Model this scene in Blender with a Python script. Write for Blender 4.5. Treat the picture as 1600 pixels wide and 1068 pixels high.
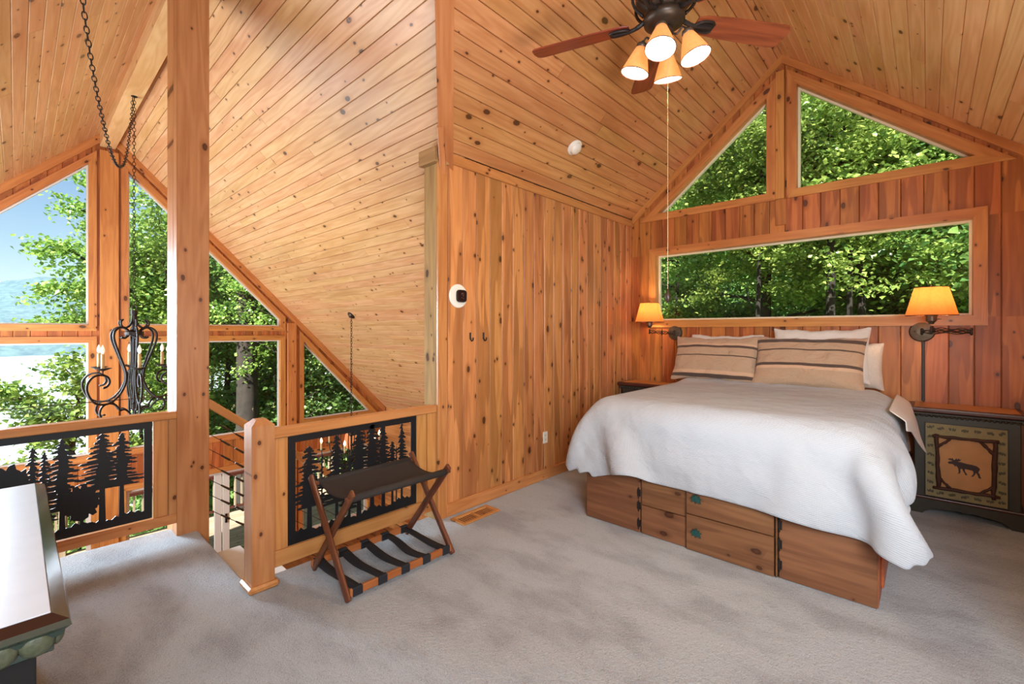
import bpy, bmesh, math, random
import numpy as np
from mathutils import Vector, Matrix

C = bpy.context.scene.collection
SC = bpy.context.scene
for o in list(bpy.data.objects): bpy.data.objects.remove(o)
random.seed(7)
PI = math.pi

# ---------------------------------------------------------------- camera
cd = bpy.data.cameras.new('camera')
cd.sensor_fit = 'HORIZONTAL'; cd.sensor_width = 36.0; cd.lens = 36.0*710/1600
cd.shift_y = -17/1600; cd.clip_start = .05; cd.clip_end = 3000
cam = bpy.data.objects.new('camera', cd); C.objects.link(cam)
cam.location = (0, 0, 1.5); cam.rotation_euler = (PI/2, 0, math.asin(.6753))
SC.camera = cam

# ---------------------------------------------------------------- sky, sun, lights, exposure
SUN_EL, SUN_AZ = math.radians(43), math.radians(158)      # azimuth of the sun, measured from +Y towards +X
w = bpy.data.worlds.new('sky'); SC.world = w; w.use_nodes = True
nt = w.node_tree; nt.nodes.clear()
sky = nt.nodes.new('ShaderNodeTexSky'); sky.sky_type = 'NISHITA'
sky.sun_elevation = SUN_EL; sky.sun_rotation = SUN_AZ; sky.sun_disc = False
sky.altitude = 300; sky.air_density = 1.1; sky.dust_density = .5; sky.ozone_density = 2.0
bg = nt.nodes.new('ShaderNodeBackground'); bg.inputs[1].default_value = .17
wo = nt.nodes.new('ShaderNodeOutputWorld')
nt.links.new(sky.outputs[0], bg.inputs[0]); nt.links.new(bg.outputs[0], wo.inputs[0])
sd = bpy.data.lights.new('sun', 'SUN'); sd.energy = 17.0; sd.angle = .01; sd.color = (1, .95, .86)
sun = bpy.data.objects.new('sun', sd); C.objects.link(sun)
sdir = Vector((math.sin(SUN_AZ)*math.cos(SUN_EL), math.cos(SUN_AZ)*math.cos(SUN_EL), math.sin(SUN_EL)))
sun.rotation_euler = sdir.to_track_quat('Z', 'Y').to_euler()

def area(name, loc, target, size, power, color=(1, 1, 1), size_y=None):
    l = bpy.data.lights.new(name, 'AREA'); l.energy = power; l.color = color
    l.size = size
    if size_y: l.shape = 'RECTANGLE'; l.size_y = size_y
    o = bpy.data.objects.new(name, l); C.objects.link(o); o.location = loc
    o.rotation_euler = (Vector(loc)-Vector(target)).to_track_quat('Z', 'Y').to_euler()
    return o
area('loft_fill', (1.4, -.75, 2.3), (-1.5, 3.4, 1.5), 1.3, 225, (.73, .88, 1))  # added fill behind the camera; the loft has no such lamp
area('great_room_fill', (-7.0, -1.3, .7), (-5.6, 3.0, 2.2), 2.4, 235, (.78, .90, 1))  # unseen fill added to brighten the great room slope
gd = area('gable_fill', (-8.2, -1.0, 1.7), (-3.0, .4, 0), 1.2, 120, (.62, .82, 1)); gd.data.spread = math.radians(70)  # area lamp added indoors out of frame, standing in for window light on carpet
area('bedroom_fill', (.42, 1.45, 1.3), (-1.5, 3.7, 3.7), .8, 40, (1, .95, .86))  # out-of-view fill added to lift the bedroom ceiling
area('lower_room_fill', (-6.0, -2.8, -1.2), (-6.4, 3, -1.2), 1.8, 130, (.92, .96, 1))  # extra fill added for the lower room, not a fixture

SC.view_settings.view_transform = 'Standard'; SC.view_settings.look = 'None'
SC.view_settings.exposure = 0.15; SC.view_settings.gamma = 1.0
SC.view_settings.use_curve_mapping = False
try:
    SC.cycles.use_denoising = True
    SC.cycles.max_bounces = 10; SC.cycles.diffuse_bounces = 5; SC.cycles.transparent_max_bounces = 16
    SC.cycles.sample_clamp_indirect = 6.0
except Exception: pass

# ---------------------------------------------------------------- materials
def srgb(r, g, b):
    f = lambda c: (c/255/12.92) if c/255 <= .04045 else ((c/255+.055)/1.055)**2.4
    return (f(r), f(g), f(b), 1)

class NB:
    def __init__(s, name):
        s.m = bpy.data.materials.new(name); s.m.use_nodes = True
        s.t = s.m.node_tree; s.t.nodes.clear()
        s.out = s.t.nodes.new('ShaderNodeOutputMaterial')
    def n(s, typ, **kw):
        x = s.t.nodes.new('ShaderNode'+typ)
        for k, v in kw.items():
            if k[0] == '_': setattr(x, k[1:], v)
            else:
                key = int(k[1:]) if k[0] == 'i' and k[1:].isdigit() else k.replace('_', ' ')
                s.put(x, key, v)
        return x
    def put(s, x, key, v):
        inp = x.inputs[key]
        if isinstance(v, bpy.types.NodeSocket): s.t.links.new(v, inp)
        elif isinstance(v, bpy.types.Node): s.t.links.new(v.outputs[0], inp)
        else: inp.default_value = v
    def math(s, op, a, b=0.0, c=None, clamp=False):
        x = s.t.nodes.new('ShaderNodeMath'); x.operation = op; x.use_clamp = clamp
        s.put(x, 0, a); s.put(x, 1, b)
        if c is not None: s.put(x, 2, c)
        return x.outputs[0]
    def vmath(s, op, a, b):
        x = s.t.nodes.new('ShaderNodeVectorMath'); x.operation = op
        s.put(x, 0, a); s.put(x, 1, b); return x.outputs[0]
    def ramp(s, fac, a, b, c0=0., c1=1.):
        x = s.t.nodes.new('ShaderNodeMapRange'); x.clamp = True
        x.interpolation_type = 'SMOOTHSTEP'
        s.put(x, 0, fac); s.put(x, 1, a); s.put(x, 2, b); s.put(x, 3, c0); s.put(x, 4, c1)
        return x.outputs[0]
    def mix(s, fac, a, b, mode='MIX'):
        x = s.t.nodes.new('ShaderNodeMix'); x.data_type = 'RGBA'; x.blend_type = mode
        s.put(x, 0, fac); s.put(x, 6, a); s.put(x, 7, b); return x.outputs[2]
    def bsdf(s, **kw):
        b = s.n('BsdfPrincipled', **kw); s.t.links.new(b.outputs[0], s.out.inputs[0]); return b

def wood(name, light, dark, heart=None, knots=.5, rough=.42, flame=0., tone=.12, knot_col=(52, 24, 10)):
    """board with its grain along the object's own x axis; every object shifts and tints it"""
    b = NB(name)
    tc = b.n('TexCoord'); oi = b.n('ObjectInfo')
    rnd = oi.outputs['Random']
    off = b.n('CombineXYZ', X=b.math('MULTIPLY', rnd, 37.1), Y=b.math('MULTIPLY', rnd, 91.7), Z=b.math('MULTIPLY', rnd, 13.3))
    P = b.vmath('ADD', tc.outputs['Object'], off)
    g1 = b.n('TexNoise', Vector=b.vmath('MULTIPLY', P, (1.6, 34, 34)), Scale=1.0, Detail=4.0, Roughness=.6)
    g2 = b.n('TexNoise', Vector=b.vmath('MULTIPLY', P, (.55, 5.5, 5.5)), Scale=1.0, Detail=2.0)
    bands = b.math('SINE', b.math('MULTIPLY', g2.outputs[0], 62.0))
    gg = b.math('ADD', b.math('MULTIPLY', g1.outputs[0], .75), b.math('MULTIPLY_ADD', bands, .10, .12))
    col = b.mix(b.ramp(gg, .25, .85), srgb(*light), srgb(*dark))
    g3 = b.n('TexNoise', Vector=b.vmath('MULTIPLY', P, (.9, 7, 7)), Scale=1.0, Detail=2.0)
    h = b.ramp(g3.outputs[0], .50, .68)
    col = b.mix(b.math('MULTIPLY', h, .45), col, srgb(*(heart or dark)))
    if flame:
        g4 = b.n('TexNoise', Vector=b.vmath('MULTIPLY', P, (.8, 10, 10)), Scale=1.0, Detail=1.5)
        fl = b.ramp(g4.outputs[0], .535, .56)
        col = b.mix(b.math('MULTIPLY', fl, flame), col, srgb(*(heart or dark)))
    # knots
    sep = b.n('SeparateXYZ', Vector=P)
    wob = b.n('TexNoise', Vector=b.vmath('MULTIPLY', P, (30, 30, 30)), Scale=1.0, Detail=1.0)
    for sc, k0, seed in (((3.0, 5.2), .105, 0.), ((5.5, 8.0), .085, 5.)):
        kv = b.n('CombineXYZ', X=b.math('MULTIPLY', sep.outputs[0], sc[0]), Y=b.math('MULTIPLY', sep.outputs[1], sc[1]), Z=b.math('MULTIPLY_ADD', rnd, 50.0, seed))
        vo = b.n('TexVoronoi', _voronoi_dimensions='2D', _feature='F1', Vector=b.vmath('ADD', kv, off), Scale=1.0)
        cr = b.n('SeparateColor', Color=vo.outputs['Color'])
        on = b.math('GREATER_THAN', cr.outputs[0], 1-(knots*.85 if seed == 0. else knots*.5))
        rad = b.math('MULTIPLY_ADD', cr.outputs[1], k0*.75, k0*.35)
        d = b.math('ADD', vo.outputs['Distance'], b.math('MULTIPLY_ADD', wob.outputs[0], .05, -.025))
        q = b.math('DIVIDE', d, rad)
        halo = b.math('MULTIPLY', b.ramp(q, 1.1, 3.0, .45, 0.), on)
        core = b.math('MULTIPLY', b.ramp(q, .75, 1.25, 1., 0.), on)
        inner = b.math('MULTIPLY', b.ramp(q, .35, .8, .55, 0.), on)
        col = b.mix(halo, col, srgb(*(heart or dark)))
        col = b.mix(b.math('MULTIPLY', core, .88), col, srgb(*knot_col))
        col = b.mix(b.math('MULTIPLY', inner, .5), col, srgb(118, 62, 28))
    v = b.math('MULTIPLY_ADD', b.math('FRACT', b.math('MULTIPLY', rnd, 17.3)), tone*2, 1-tone)
    hs = b.n('HueSaturation', Hue=b.math('MULTIPLY_ADD', b.math('FRACT', b.math('MULTIPLY', rnd, 7.7)), .014, .493), Saturation=1.0, Value=v, Color=col)
    bump = b.n('Bump', Strength=.10, Distance=.004, Height=g1.outputs[0])
    b.bsdf(Base_Color=hs, Roughness=rough, Normal=bump, Specular_IOR_Level=.45)
    return b.m

def plain(name, rgb, rough=.5, metal=0., noise=0., nscale=30., bump=0., spec=.5, emit=None, estr=0., sheen=0.):
    b = NB(name); kw = dict(Base_Color=srgb(*rgb), Roughness=rough, Metallic=metal, Specular_IOR_Level=spec)
    if noise or bump:
        tc = b.n('TexCoord')
        nz = b.n('TexNoise', Vector=tc.outputs['Object'], Scale=nscale, Detail=4.0)
        if noise:
            dk = tuple(c*(1-noise) for c in rgb)
            kw['Base_Color'] = b.mix(nz.outputs[0], srgb(*dk), srgb(*[min(255, c*(1+noise)) for c in rgb]))
        if bump: kw['Normal'] = b.n('Bump', Strength=bump, Distance=.01, Height=nz.outputs[0])
    if emit: kw['Emission_Color'] = srgb(*emit); kw['Emission_Strength'] = estr
    if sheen: kw['Sheen_Weight'] = sheen
    b.bsdf(**kw); return b.m

M = {}
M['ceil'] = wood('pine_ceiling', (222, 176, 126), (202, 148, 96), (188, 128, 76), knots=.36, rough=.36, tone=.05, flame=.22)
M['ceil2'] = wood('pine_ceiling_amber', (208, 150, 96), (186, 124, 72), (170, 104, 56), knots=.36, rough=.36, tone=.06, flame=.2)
M['wall'] = wood('knotty_pine_wall', (204, 140, 84), (180, 114, 62), (136, 82, 42), knots=.5, rough=.42, tone=.12, flame=.55)
M['wallr'] = wood('knotty_pine_shade_tint', (190, 116, 58), (166, 92, 44), (126, 64, 30), knots=.34, rough=.42, tone=.13, flame=.55)  # same pine as the wall; redder tone puts window-wall shade into the colour
M['trim'] = wood('pine_trim', (196, 132, 78), (174, 108, 58), (158, 92, 46), knots=.3, rough=.35, tone=.04)
M['trimr'] = wood('pine_trim_glare_tint', (204, 138, 74), (180, 112, 56), (158, 92, 44), knots=.34, rough=.38, tone=.05)  # same pine as the trim, retinted for glare and shade at the windows
M['rail'] = wood('pine_rail', (198, 138, 80), (176, 112, 58), (158, 94, 46), knots=.3, rough=.3, tone=.05)
M['post'] = wood('pine_post', (192, 136, 84), (168, 110, 62), (152, 92, 48), knots=.5, rough=.36, tone=.02)
M['postg'] = wood('pine_post_greyish', (176, 136, 84), (146, 108, 62), (130, 92, 52), knots=.5, rough=.85, tone=.02)  # greyer, greener pine tone for the wall end
M['bed'] = wood('bed_pine', (134, 90, 58), (112, 72, 44), (90, 54, 32), knots=.36, rough=.45, tone=.06, flame=.4)
M['beds'] = wood('bed_side_pine', (168, 92, 50), (144, 74, 38), knots=.2, rough=.45)
M['blade'] = wood('cherry_fan_blade', (150, 74, 44), (104, 46, 28), knots=0., rough=.3, tone=.03)
M['rack'] = wood('walnut_rack', (112, 62, 40), (84, 42, 26), knots=0., rough=.35, tone=.05)
M['rackl'] = wood('walnut_rack_bar', (176, 104, 54), (148, 82, 40), knots=0., rough=.4, tone=.03)
M['deck'] = wood('weathered_deck', (168, 150, 128), (134, 116, 98), knots=.1, rough=.8, tone=.12)
M['lowfloor'] = wood('oak_floor', (150, 98, 56), (120, 72, 38), knots=.1, rough=.3, tone=.1)
M['tread'] = plain('pale_stair_wood', (212, 202, 192), .35, noise=.05, nscale=12)
M['white'] = plain('white_paint', (224, 222, 214), .4)
M['cream'] = plain('cream_sash', (226, 214, 180), .4)
M['black'] = plain('black_powder_coat', (16, 17, 20), .45, spec=.4)
M['iron'] = plain('wrought_iron', (44, 38, 35), .45, metal=.5, noise=.25, nscale=60, bump=.15)
M['bronze'] = plain('aged_bronze', (66, 54, 44), .4, metal=.6, noise=.2, nscale=40)
M['pewter'] = plain('pewter_bronze', (92, 82, 70), .4, metal=.6, noise=.15, nscale=40)
M['verdigris'] = plain('verdigris_knob', (32, 74, 70), .5, metal=.3, noise=.25, nscale=80)
M['canvas'] = plain('brown_black_canvas', (44, 36, 31), .85, noise=.15, nscale=400, bump=.1)
M['strap'] = plain('black_webbing', (26, 28, 34), .75, noise=.2, nscale=200, bump=.1)
M['whitepl'] = plain('white_plastic', (232, 226, 214), .35)
M['darkscr'] = plain('dark_thermostat_face', (34, 22, 20), .15)
M['candle'] = plain('candle_sleeve', (206, 178, 128), .5)
M['bulb'] = plain('frosted_candle_bulb', (240, 238, 232), .2, emit=(255, 236, 208), estr=.5)
M['bulbon'] = plain('lit_bulb', (255, 240, 220), .2, emit=(255, 222, 170), estr=14)
M['bronzek'] = plain('dark_pull_knob', (52, 34, 26), .4)
M['cord'] = plain('cord_cover', (34, 30, 28), .5)
M['chainw'] = plain('pale_pull_chain', (206, 170, 130), .4, metal=.3)
M['bark'] = plain('tree_bark', (46, 40, 36), .9, noise=.45, nscale=7, bump=.9)
M['barkd'] = plain('shaded_bark', (36, 31, 27), .95, noise=.4, nscale=7, bump=.8)  # darker copy of the bark; the trunks' shade is put into the colour
M['sheet'] = plain('floral_sheet', (212, 200, 188), .9, noise=.07, nscale=60, sheen=.1)
M['pwhite'] = plain('white_pillowcase', (214, 208, 200), .9, noise=.03, nscale=20, bump=.2, sheen=.1)
M['mattress'] = plain('mattress', (214, 210, 204), .9)
M['greenpaint'] = plain('dark_olive_paint', (52, 48, 38), .45, noise=.12, nscale=18)
M['maroon'] = plain('maroon_edge', (72, 34, 26), .35, noise=.15, nscale=15)
M['mushroom'] = plain('foliage_border_paint', (132, 118, 78), .6, noise=.12, nscale=26)
M['tanpaint'] = plain('tan_panel_paint', (176, 124, 72), .55, noise=.12, nscale=9)
M['twig'] = plain('twig_bark', (62, 32, 20), .7, noise=.3, nscale=40, bump=.5)
M['moose'] = plain('moose_print', (46, 22, 20), .6)
M['leafprint'] = plain('pinecone_print', (70, 64, 44), .6)
M['dtop'] = plain('pale_table_top', (206, 210, 216), .28, noise=.03, nscale=14)
M['dedge'] = plain('dark_table_edge', (46, 26, 22), .18, spec=.8)
M['dgreen'] = plain('green_black_moulding', (40, 56, 48), .16, spec=.9)
M['dcarve'] = plain('carved_sage_band', (74, 78, 58), .5, noise=.3, nscale=50, bump=.4)
M['dbody'] = plain('black_cabinet_body', (18, 17, 17), .4)
M['water'] = plain('lake_water', (214, 222, 226), .12)  # near-white base colour stands for the reflected sky
M['slot'] = plain('dark_slot', (14, 11, 10), .8)

def mat_carpet():
    b = NB('grey_carpet'); tc = b.n('TexCoord'); P = tc.outputs['Object']
    f = b.n('TexNoise', Vector=P, Scale=170.0, Detail=3.0)
    f2 = b.n('TexNoise', Vector=P, Scale=55.0, Detail=3.0)
    l = b.n('TexNoise', Vector=b.vmath('MULTIPLY', P, (1.0, 1.9, 1)), Scale=1.7, Detail=4.0, Roughness=.62)
    c = b.mix(b.ramp(l.outputs[0], .42, .66), srgb(160, 166, 170), srgb(126, 130, 134))
    s = b.n('TexNoise', Vector=P, Scale=2.3, Detail=2.0)
    c = b.mix(b.math('MULTIPLY', b.ramp(s.outputs[0], .66, .74), .4), c, srgb(112, 102, 94))
    c = b.mix(b.ramp(f.outputs[0], .3, .7, 0., .42), c, srgb(206, 202, 198))
    c = b.mix(b.ramp(f2.outputs[0], .55, .75, 0., .3), c, srgb(104, 100, 98))
    h = b.math('ADD', f.outputs[0], b.math('MULTIPLY', f2.outputs[0], 1.2))
    bp = b.n('Bump', Strength=.75, Distance=.012, Height=h)
    b.bsdf(Base_Color=c, Roughness=.95, Normal=bp, Specular_IOR_Level=.1, Sheen_Weight=.25)
    return b.m
M['carpet'] = mat_carpet()

def mat_duvet():
    b = NB('white_waffle_duvet'); tc = b.n('TexCoord'); uv = tc.outputs['UV']
    sep = b.n('SeparateXYZ', Vector=uv)
    sx = b.math('SINE', b.math('MULTIPLY', sep.outputs[0], 2*PI/.026))
    sy = b.math('SINE', b.math('MULTIPLY', sep.outputs[1], 2*PI/.020))
    h = b.math('ADD', b.math('MULTIPLY', b.math('ABSOLUTE', sx), .35), b.math('ABSOLUTE', sy))
    n = b.n('TexNoise', Vector=uv, Scale=4.0, Detail=5.0)
    rn = b.n('TexNoise', Vector=b.vmath('MULTIPLY', uv, (1.0, 1.7, 1)), Scale=1.9, Detail=2.5)
    crease = b.ramp(b.math('ABSOLUTE', b.math('SUBTRACT', rn.outputs[0], .52)), 0., .022, 1., 0.)
    bp = b.n('Bump', Strength=.40, Distance=.005, Height=h)
    bp2 = b.n('Bump', Strength=.55, Distance=.07, Height=n.outputs[0], Normal=bp)
    bp2 = b.n('Bump', Strength=.16, Distance=.012, Height=crease, Normal=bp2)
    b.bsdf(Base_Color=srgb(174, 178, 184), Roughness=.9, Normal=bp2, Sheen_Weight=.15, Specular_IOR_Level=.2)
    return b.m
M['duvet'] = mat_duvet()

def mat_sham(name, stripes, vmid):
    """horizontal stripes of a pillow sham along its own y (stripe list: (y centre, half width))"""
    b = NB(name); tc = b.n('TexCoord'); P = tc.outputs['Object']
    sep = b.n('SeparateXYZ', Vector=P)
    wv = b.n('TexNoise', Vector=P, Scale=6.0, Detail=2.0)
    y = b.math('ADD', sep.outputs[1], b.math('MULTIPLY_ADD', wv.outputs[0], .012, -.006))
    col = srgb(196, 164, 134)
    n = b.n('TexNoise', Vector=b.vmath('MULTIPLY', P, (60, 420, 60)), Scale=1.0, Detail=2.0)
    col = b.mix(n.outputs[0], srgb(166, 136, 108), srgb(188, 160, 134))
    for yc, hw, c in stripes:
        d = b.math('ABSOLUTE', b.math('SUBTRACT', y, yc))
        col = b.mix(b.ramp(d, hw*.85, hw*1.15, 1., 0.), col, srgb(*c))
    wr = b.n('TexNoise', Vector=b.vmath('MULTIPLY', P, (1, 1.6, 1)), Scale=9.0, Detail=5.0, Distortion=.6)
    bp = b.n('Bump', Strength=.8, Distance=.035, Height=wr.outputs[0])
    b.bsdf(Base_Color=col, Roughness=.85, Normal=bp, Sheen_Weight=.2, Specular_IOR_Level=.2)
    return b.m
GB, PK = (84, 68, 60), (200, 164, 134)
M['shamL'] = mat_sham('striped_sham_fabric', [(.115, .013, GB), (.14, .012, PK), (.012, .006, GB), (-.17, .018, PK), (-.205, .017, GB)], 0)
M['shamR'] = mat_sham('striped_sham_fabric_dark', [(.195, .02, GB), (.095, .007, GB), (-.055, .014, GB), (-.083, .014, PK)], 0)

def mat_glass():
    b = NB('window_glass')
    fr = b.n('Fresnel', IOR=1.35)
    tr = b.n('BsdfTransparent', Color=(.96, .98, .97, 1)); gl = b.n('BsdfGlossy', Roughness=.0)
    mx = b.n('MixShader', i0=b.math('MULTIPLY', fr, .6), i1=tr, i2=gl)
    b.t.links.new(mx.outputs[0], b.out.inputs[0]); return b.m
M['glass'] = mat_glass()

def mat_shade(name, rgb, emit, estr, noise=.15):
    b = NB(name); tc = b.n('TexCoord')
    nz = b.n('TexNoise', Vector=tc.outputs['Object'], Scale=45.0, Detail=3.0)
    c = b.mix(nz.outputs[0], srgb(*rgb), srgb(*[x*(1-noise) for x in rgb]))
    d = b.n('BsdfPrincipled', Base_Color=c, Roughness=.8, Emission_Color=srgb(*emit), Emission_Strength=estr)
    t = b.n('BsdfTranslucent', Color=c)
    mx = b.n('MixShader', i0=.35, i1=d, i2=t)
    b.t.links.new(mx.outputs[0], b.out.inputs[0]); return b.m
M['sconceshade'] = mat_shade('amber_linen_shade', (208, 126, 62), (250, 122, 38), .30)
M['fanshade'] = mat_shade('mica_fan_shade', (222, 160, 104), (255, 150, 60), .42)
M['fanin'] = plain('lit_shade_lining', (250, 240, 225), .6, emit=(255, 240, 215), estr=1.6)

def mat_leaf(name, a, c2, trans=.45):
    b = NB(name)
    at = b.n('Attribute', _attribute_name='tint')
    oi = b.n('ObjectInfo')
    c = b.mix(at.outputs['Fac'], srgb(*a), srgb(*c2))
    hs = b.n('HueSaturation', Hue=b.math('MULTIPLY_ADD', oi.outputs['Random'], .03, .485), Saturation=1.0, Value=b.math('MULTIPLY_ADD', oi.outputs['Random'], .3, .85), Color=c)
    d = b.n('BsdfPrincipled', Base_Color=hs, Roughness=.30, Specular_IOR_Level=.9)
    t = b.n('BsdfTranslucent', Color=hs)
    mx = b.n('MixShader', i0=trans, i1=d, i2=t)
    b.t.links.new(mx.outputs[0], b.out.inputs[0]); return b.m
M['leaf'] = mat_leaf('maple_leaves', (88, 128, 56), (178, 200, 104))
M['leafd'] = mat_leaf('deep_green_leaves', (64, 108, 60), (136, 172, 92))  # darker green leaf tone for the second crown and bush
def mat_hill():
    b = NB('haze_tinted_hill'); tc = b.n('TexCoord'); P = tc.outputs['Object']
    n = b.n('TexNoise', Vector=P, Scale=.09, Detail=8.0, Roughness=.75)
    c = b.mix(b.ramp(n.outputs[0], .35, .65), srgb(82, 104, 118), srgb(104, 128, 132))  # distance haze mixed into the base colour as blue-grey
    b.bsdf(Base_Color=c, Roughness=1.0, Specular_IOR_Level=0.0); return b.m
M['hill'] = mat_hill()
M['grass'] = plain('forest_floor', (86, 112, 52), .95, noise=.4, nscale=2.5, bump=.3)

# ---------------------------------------------------------------- object helpers
def tag(o, label=None, cat=None, group=None, kind=None):
    if label: o['label'] = label
    if cat: o['category'] = cat
    if group: o['group'] = group
    if kind: o['kind'] = kind
    return o

def mesh_obj(name, verts, faces, mat, parent=None, M4=None, smooth=False, mats=None, fmat=None):
    me = bpy.data.meshes.new(name); me.from_pydata([tuple(v) for v in verts], [], faces); me.update()
    for m in (mats or [mat]): me.materials.append(m)
    if fmat is not None:
        me.polygons.foreach_set('material_index', fmat)
    if smooth: me.polygons.foreach_set('use_smooth', [True]*len(me.polygons))
    o = bpy.data.objects.new(name, me); C.objects.link(o)
    place(o, M4, parent); return o

def world_of(p):
    m = Matrix.Identity(4)
    while p is not None:
        m = p.matrix_basis @ m; p = p.parent
    return m

def place(o, M4=None, parent=None):
    M4 = M4 or Matrix.Identity(4)
    if parent is not None:
        o.parent = parent; o.matrix_basis = world_of(parent).inverted() @ M4
    else: o.matrix_basis = M4

def thing(name, loc=(0, 0, 0), label=None, cat=None, group=None, rz=0, kind=None):
    o = bpy.data.objects.new(name, None); C.objects.link(o); o.empty_display_size = .1
    o.matrix_basis = Matrix.Translation(loc) @ Matrix.Rotation(rz, 4, 'Z')
    return tag(o, label, cat, group, kind)

def bm_obj(name, bm, mat, parent=None, M4=None, smooth=False):
    me = bpy.data.meshes.new(name); bmesh.ops.recalc_face_normals(bm, faces=bm.faces)
    bm.to_mesh(me); bm.free(); me.materials.append(mat)
    if smooth: me.polygons.foreach_set('use_smooth', [True]*len(me.polygons))
    o = bpy.data.objects.new(name, me); C.objects.link(o); place(o, M4, parent); return o

def frame(origin, X, N):
    X = Vector(X).normalized(); N = Vector(N).normalized(); Y = N.cross(X).normalized(); N = X.cross(Y)
    m = Matrix((X, Y, N)).transposed().to_4x4(); m.translation = Vector(origin); return m

def bbox_bm(dx, dy, dz, bev=.0, seg=1, c=(0, 0, 0)):
    bm = bmesh.new(); bmesh.ops.create_cube(bm, size=1)
    for v in bm.verts: v.co = Vector((v.co.x*dx+c[0], v.co.y*dy+c[1], v.co.z*dz+c[2]))
    if bev > 0: bmesh.ops.bevel(bm, geom=list(bm.edges), offset=bev, segments=seg, affect='EDGES', profile=.6)
    return bm

def box(name, lo, hi, mat, parent=None, bev=.003, along=None, seg=1):
    """axis-aligned box; its local x runs along the longest (or given) axis so the grain follows it"""
    d = [hi[i]-lo[i] for i in range(3)]; c = [(hi[i]+lo[i])/2 for i in range(3)]
    ax = along if along is not None else max(range(3), key=lambda i: d[i])
    X = [0, 0, 0]; X[ax] = 1
    rest = [i for i in range(3) if i != ax]; nax = min(rest, key=lambda i: d[i]); N = [0, 0, 0]; N[nax] = 1
    fm = frame(c, X, N); yax = [i for i in rest if i != nax][0]
    return bm_obj(name, bbox_bm(d[ax], d[yax], d[nax], min(bev, min(d)*.3), seg), mat, parent, fm)

def beam(name, p0, p1, wy, wz, mat, parent=None, up=(0, 0, 1), bev=.003):
    p0, p1 = Vector(p0), Vector(p1); X = (p1-p0)
    N = Vector(up); N = (N - X.normalized()*N.dot(X.normalized()))
    if N.length < 1e-5: N = Vector((1, 0, 0))
    return bm_obj(name, bbox_bm(X.length, wy, wz, bev), mat, parent, frame((p0+p1)/2, X, N))

def tube_bm(pts, r, seg=8, bm=None, closed=False, caps=True):
    bm = bm or bmesh.new(); pts = [Vector(p) for p in pts]; n = len(pts); rings = []
    rr = r if isinstance(r, (list, tuple)) else [r]*n
    pn = None
    for i, p in enumerate(pts):
        if closed: t = pts[(i+1) % n]-pts[i-1]
        else: t = pts[min(i+1, n-1)]-pts[max(i-1, 0)]
        t = t.normalized() if t.length > 1e-9 else Vector((0, 0, 1))
        if pn is None:
            a = Vector((0, 0, 1)) if abs(t.z) < .9 else Vector((1, 0, 0)); pn = t.cross(a).normalized()
        pn = (pn - t*pn.dot(t)).normalized(); b = t.cross(pn)
        rings.append([bm.verts.new(p+(pn*math.cos(2*PI*k/seg)+b*math.sin(2*PI*k/seg))*rr[i]) for k in range(seg)])
    for i in range(n if closed else n-1):
        A, B = rings[i], rings[(i+1) % n]
        for k in range(seg): bm.faces.new((A[k], A[(k+1) % seg], B[(k+1) % seg], B[k]))
    if not closed and caps:
        bm.faces.new(rings[0][::-1]); bm.faces.new(rings[-1])
    return bm

def lathe_bm(prof, seg=24, bm=None, c=(0, 0, 0)):
    """prof: list of (r, z)"""
    bm = bm or bmesh.new(); rings = []
    for r, z in prof:
        if r < 1e-5: rings.append([bm.verts.new((c[0], c[1], c[2]+z))])
        else: rings.append([bm.verts.new((c[0]+r*math.cos(2*PI*k/seg), c[1]+r*math.sin(2*PI*k/seg), c[2]+z)) for k in range(seg)])
    for A, B in zip(rings, rings[1:]):
        for k in range(seg):
            k2 = (k+1) % seg
            if len(A) == 1 and len(B) == 1: continue
            if len(A) == 1: bm.faces.new((A[0], B[k], B[k2]))
            elif len(B) == 1: bm.faces.new((A[k], A[k2], B[0]))
            else: bm.faces.new((A[k], A[k2], B[k2], B[k]))
    return bm

def spline(pts, n=6):
    pts = [Vector(p) for p in pts]; out = []
    P = [pts[0]*2-pts[1]]+pts+[pts[-1]*2-pts[-2]]
    for i in range(1, len(P)-2):
        for k in range(n):
            t = k/n; a, b, c, d = P[i-1], P[i], P[i+1], P[i+2]
            out.append(.5*((2*b)+(c-a)*t+(2*a-5*b+4*c-d)*t*t+(3*b-a-3*c+d)*t**3))
    out.append(pts[-1]); return out

def plate(name, poly, thick, mat, parent, M4, bev=0):
    """flat polygon (x,y) extruded in +-z of its frame"""
    n = len(poly)
    V = [(x, y, thick/2) for x, y in poly]+[(x, y, -thick/2) for x, y in poly]
    F = [list(range(n)), list(range(2*n-1, n-1, -1))]+[(i, n+i, n+(i+1) % n, (i+1) % n) for i in range(n)]
    return mesh_obj(name, V, F, mat, parent, M4)

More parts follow.
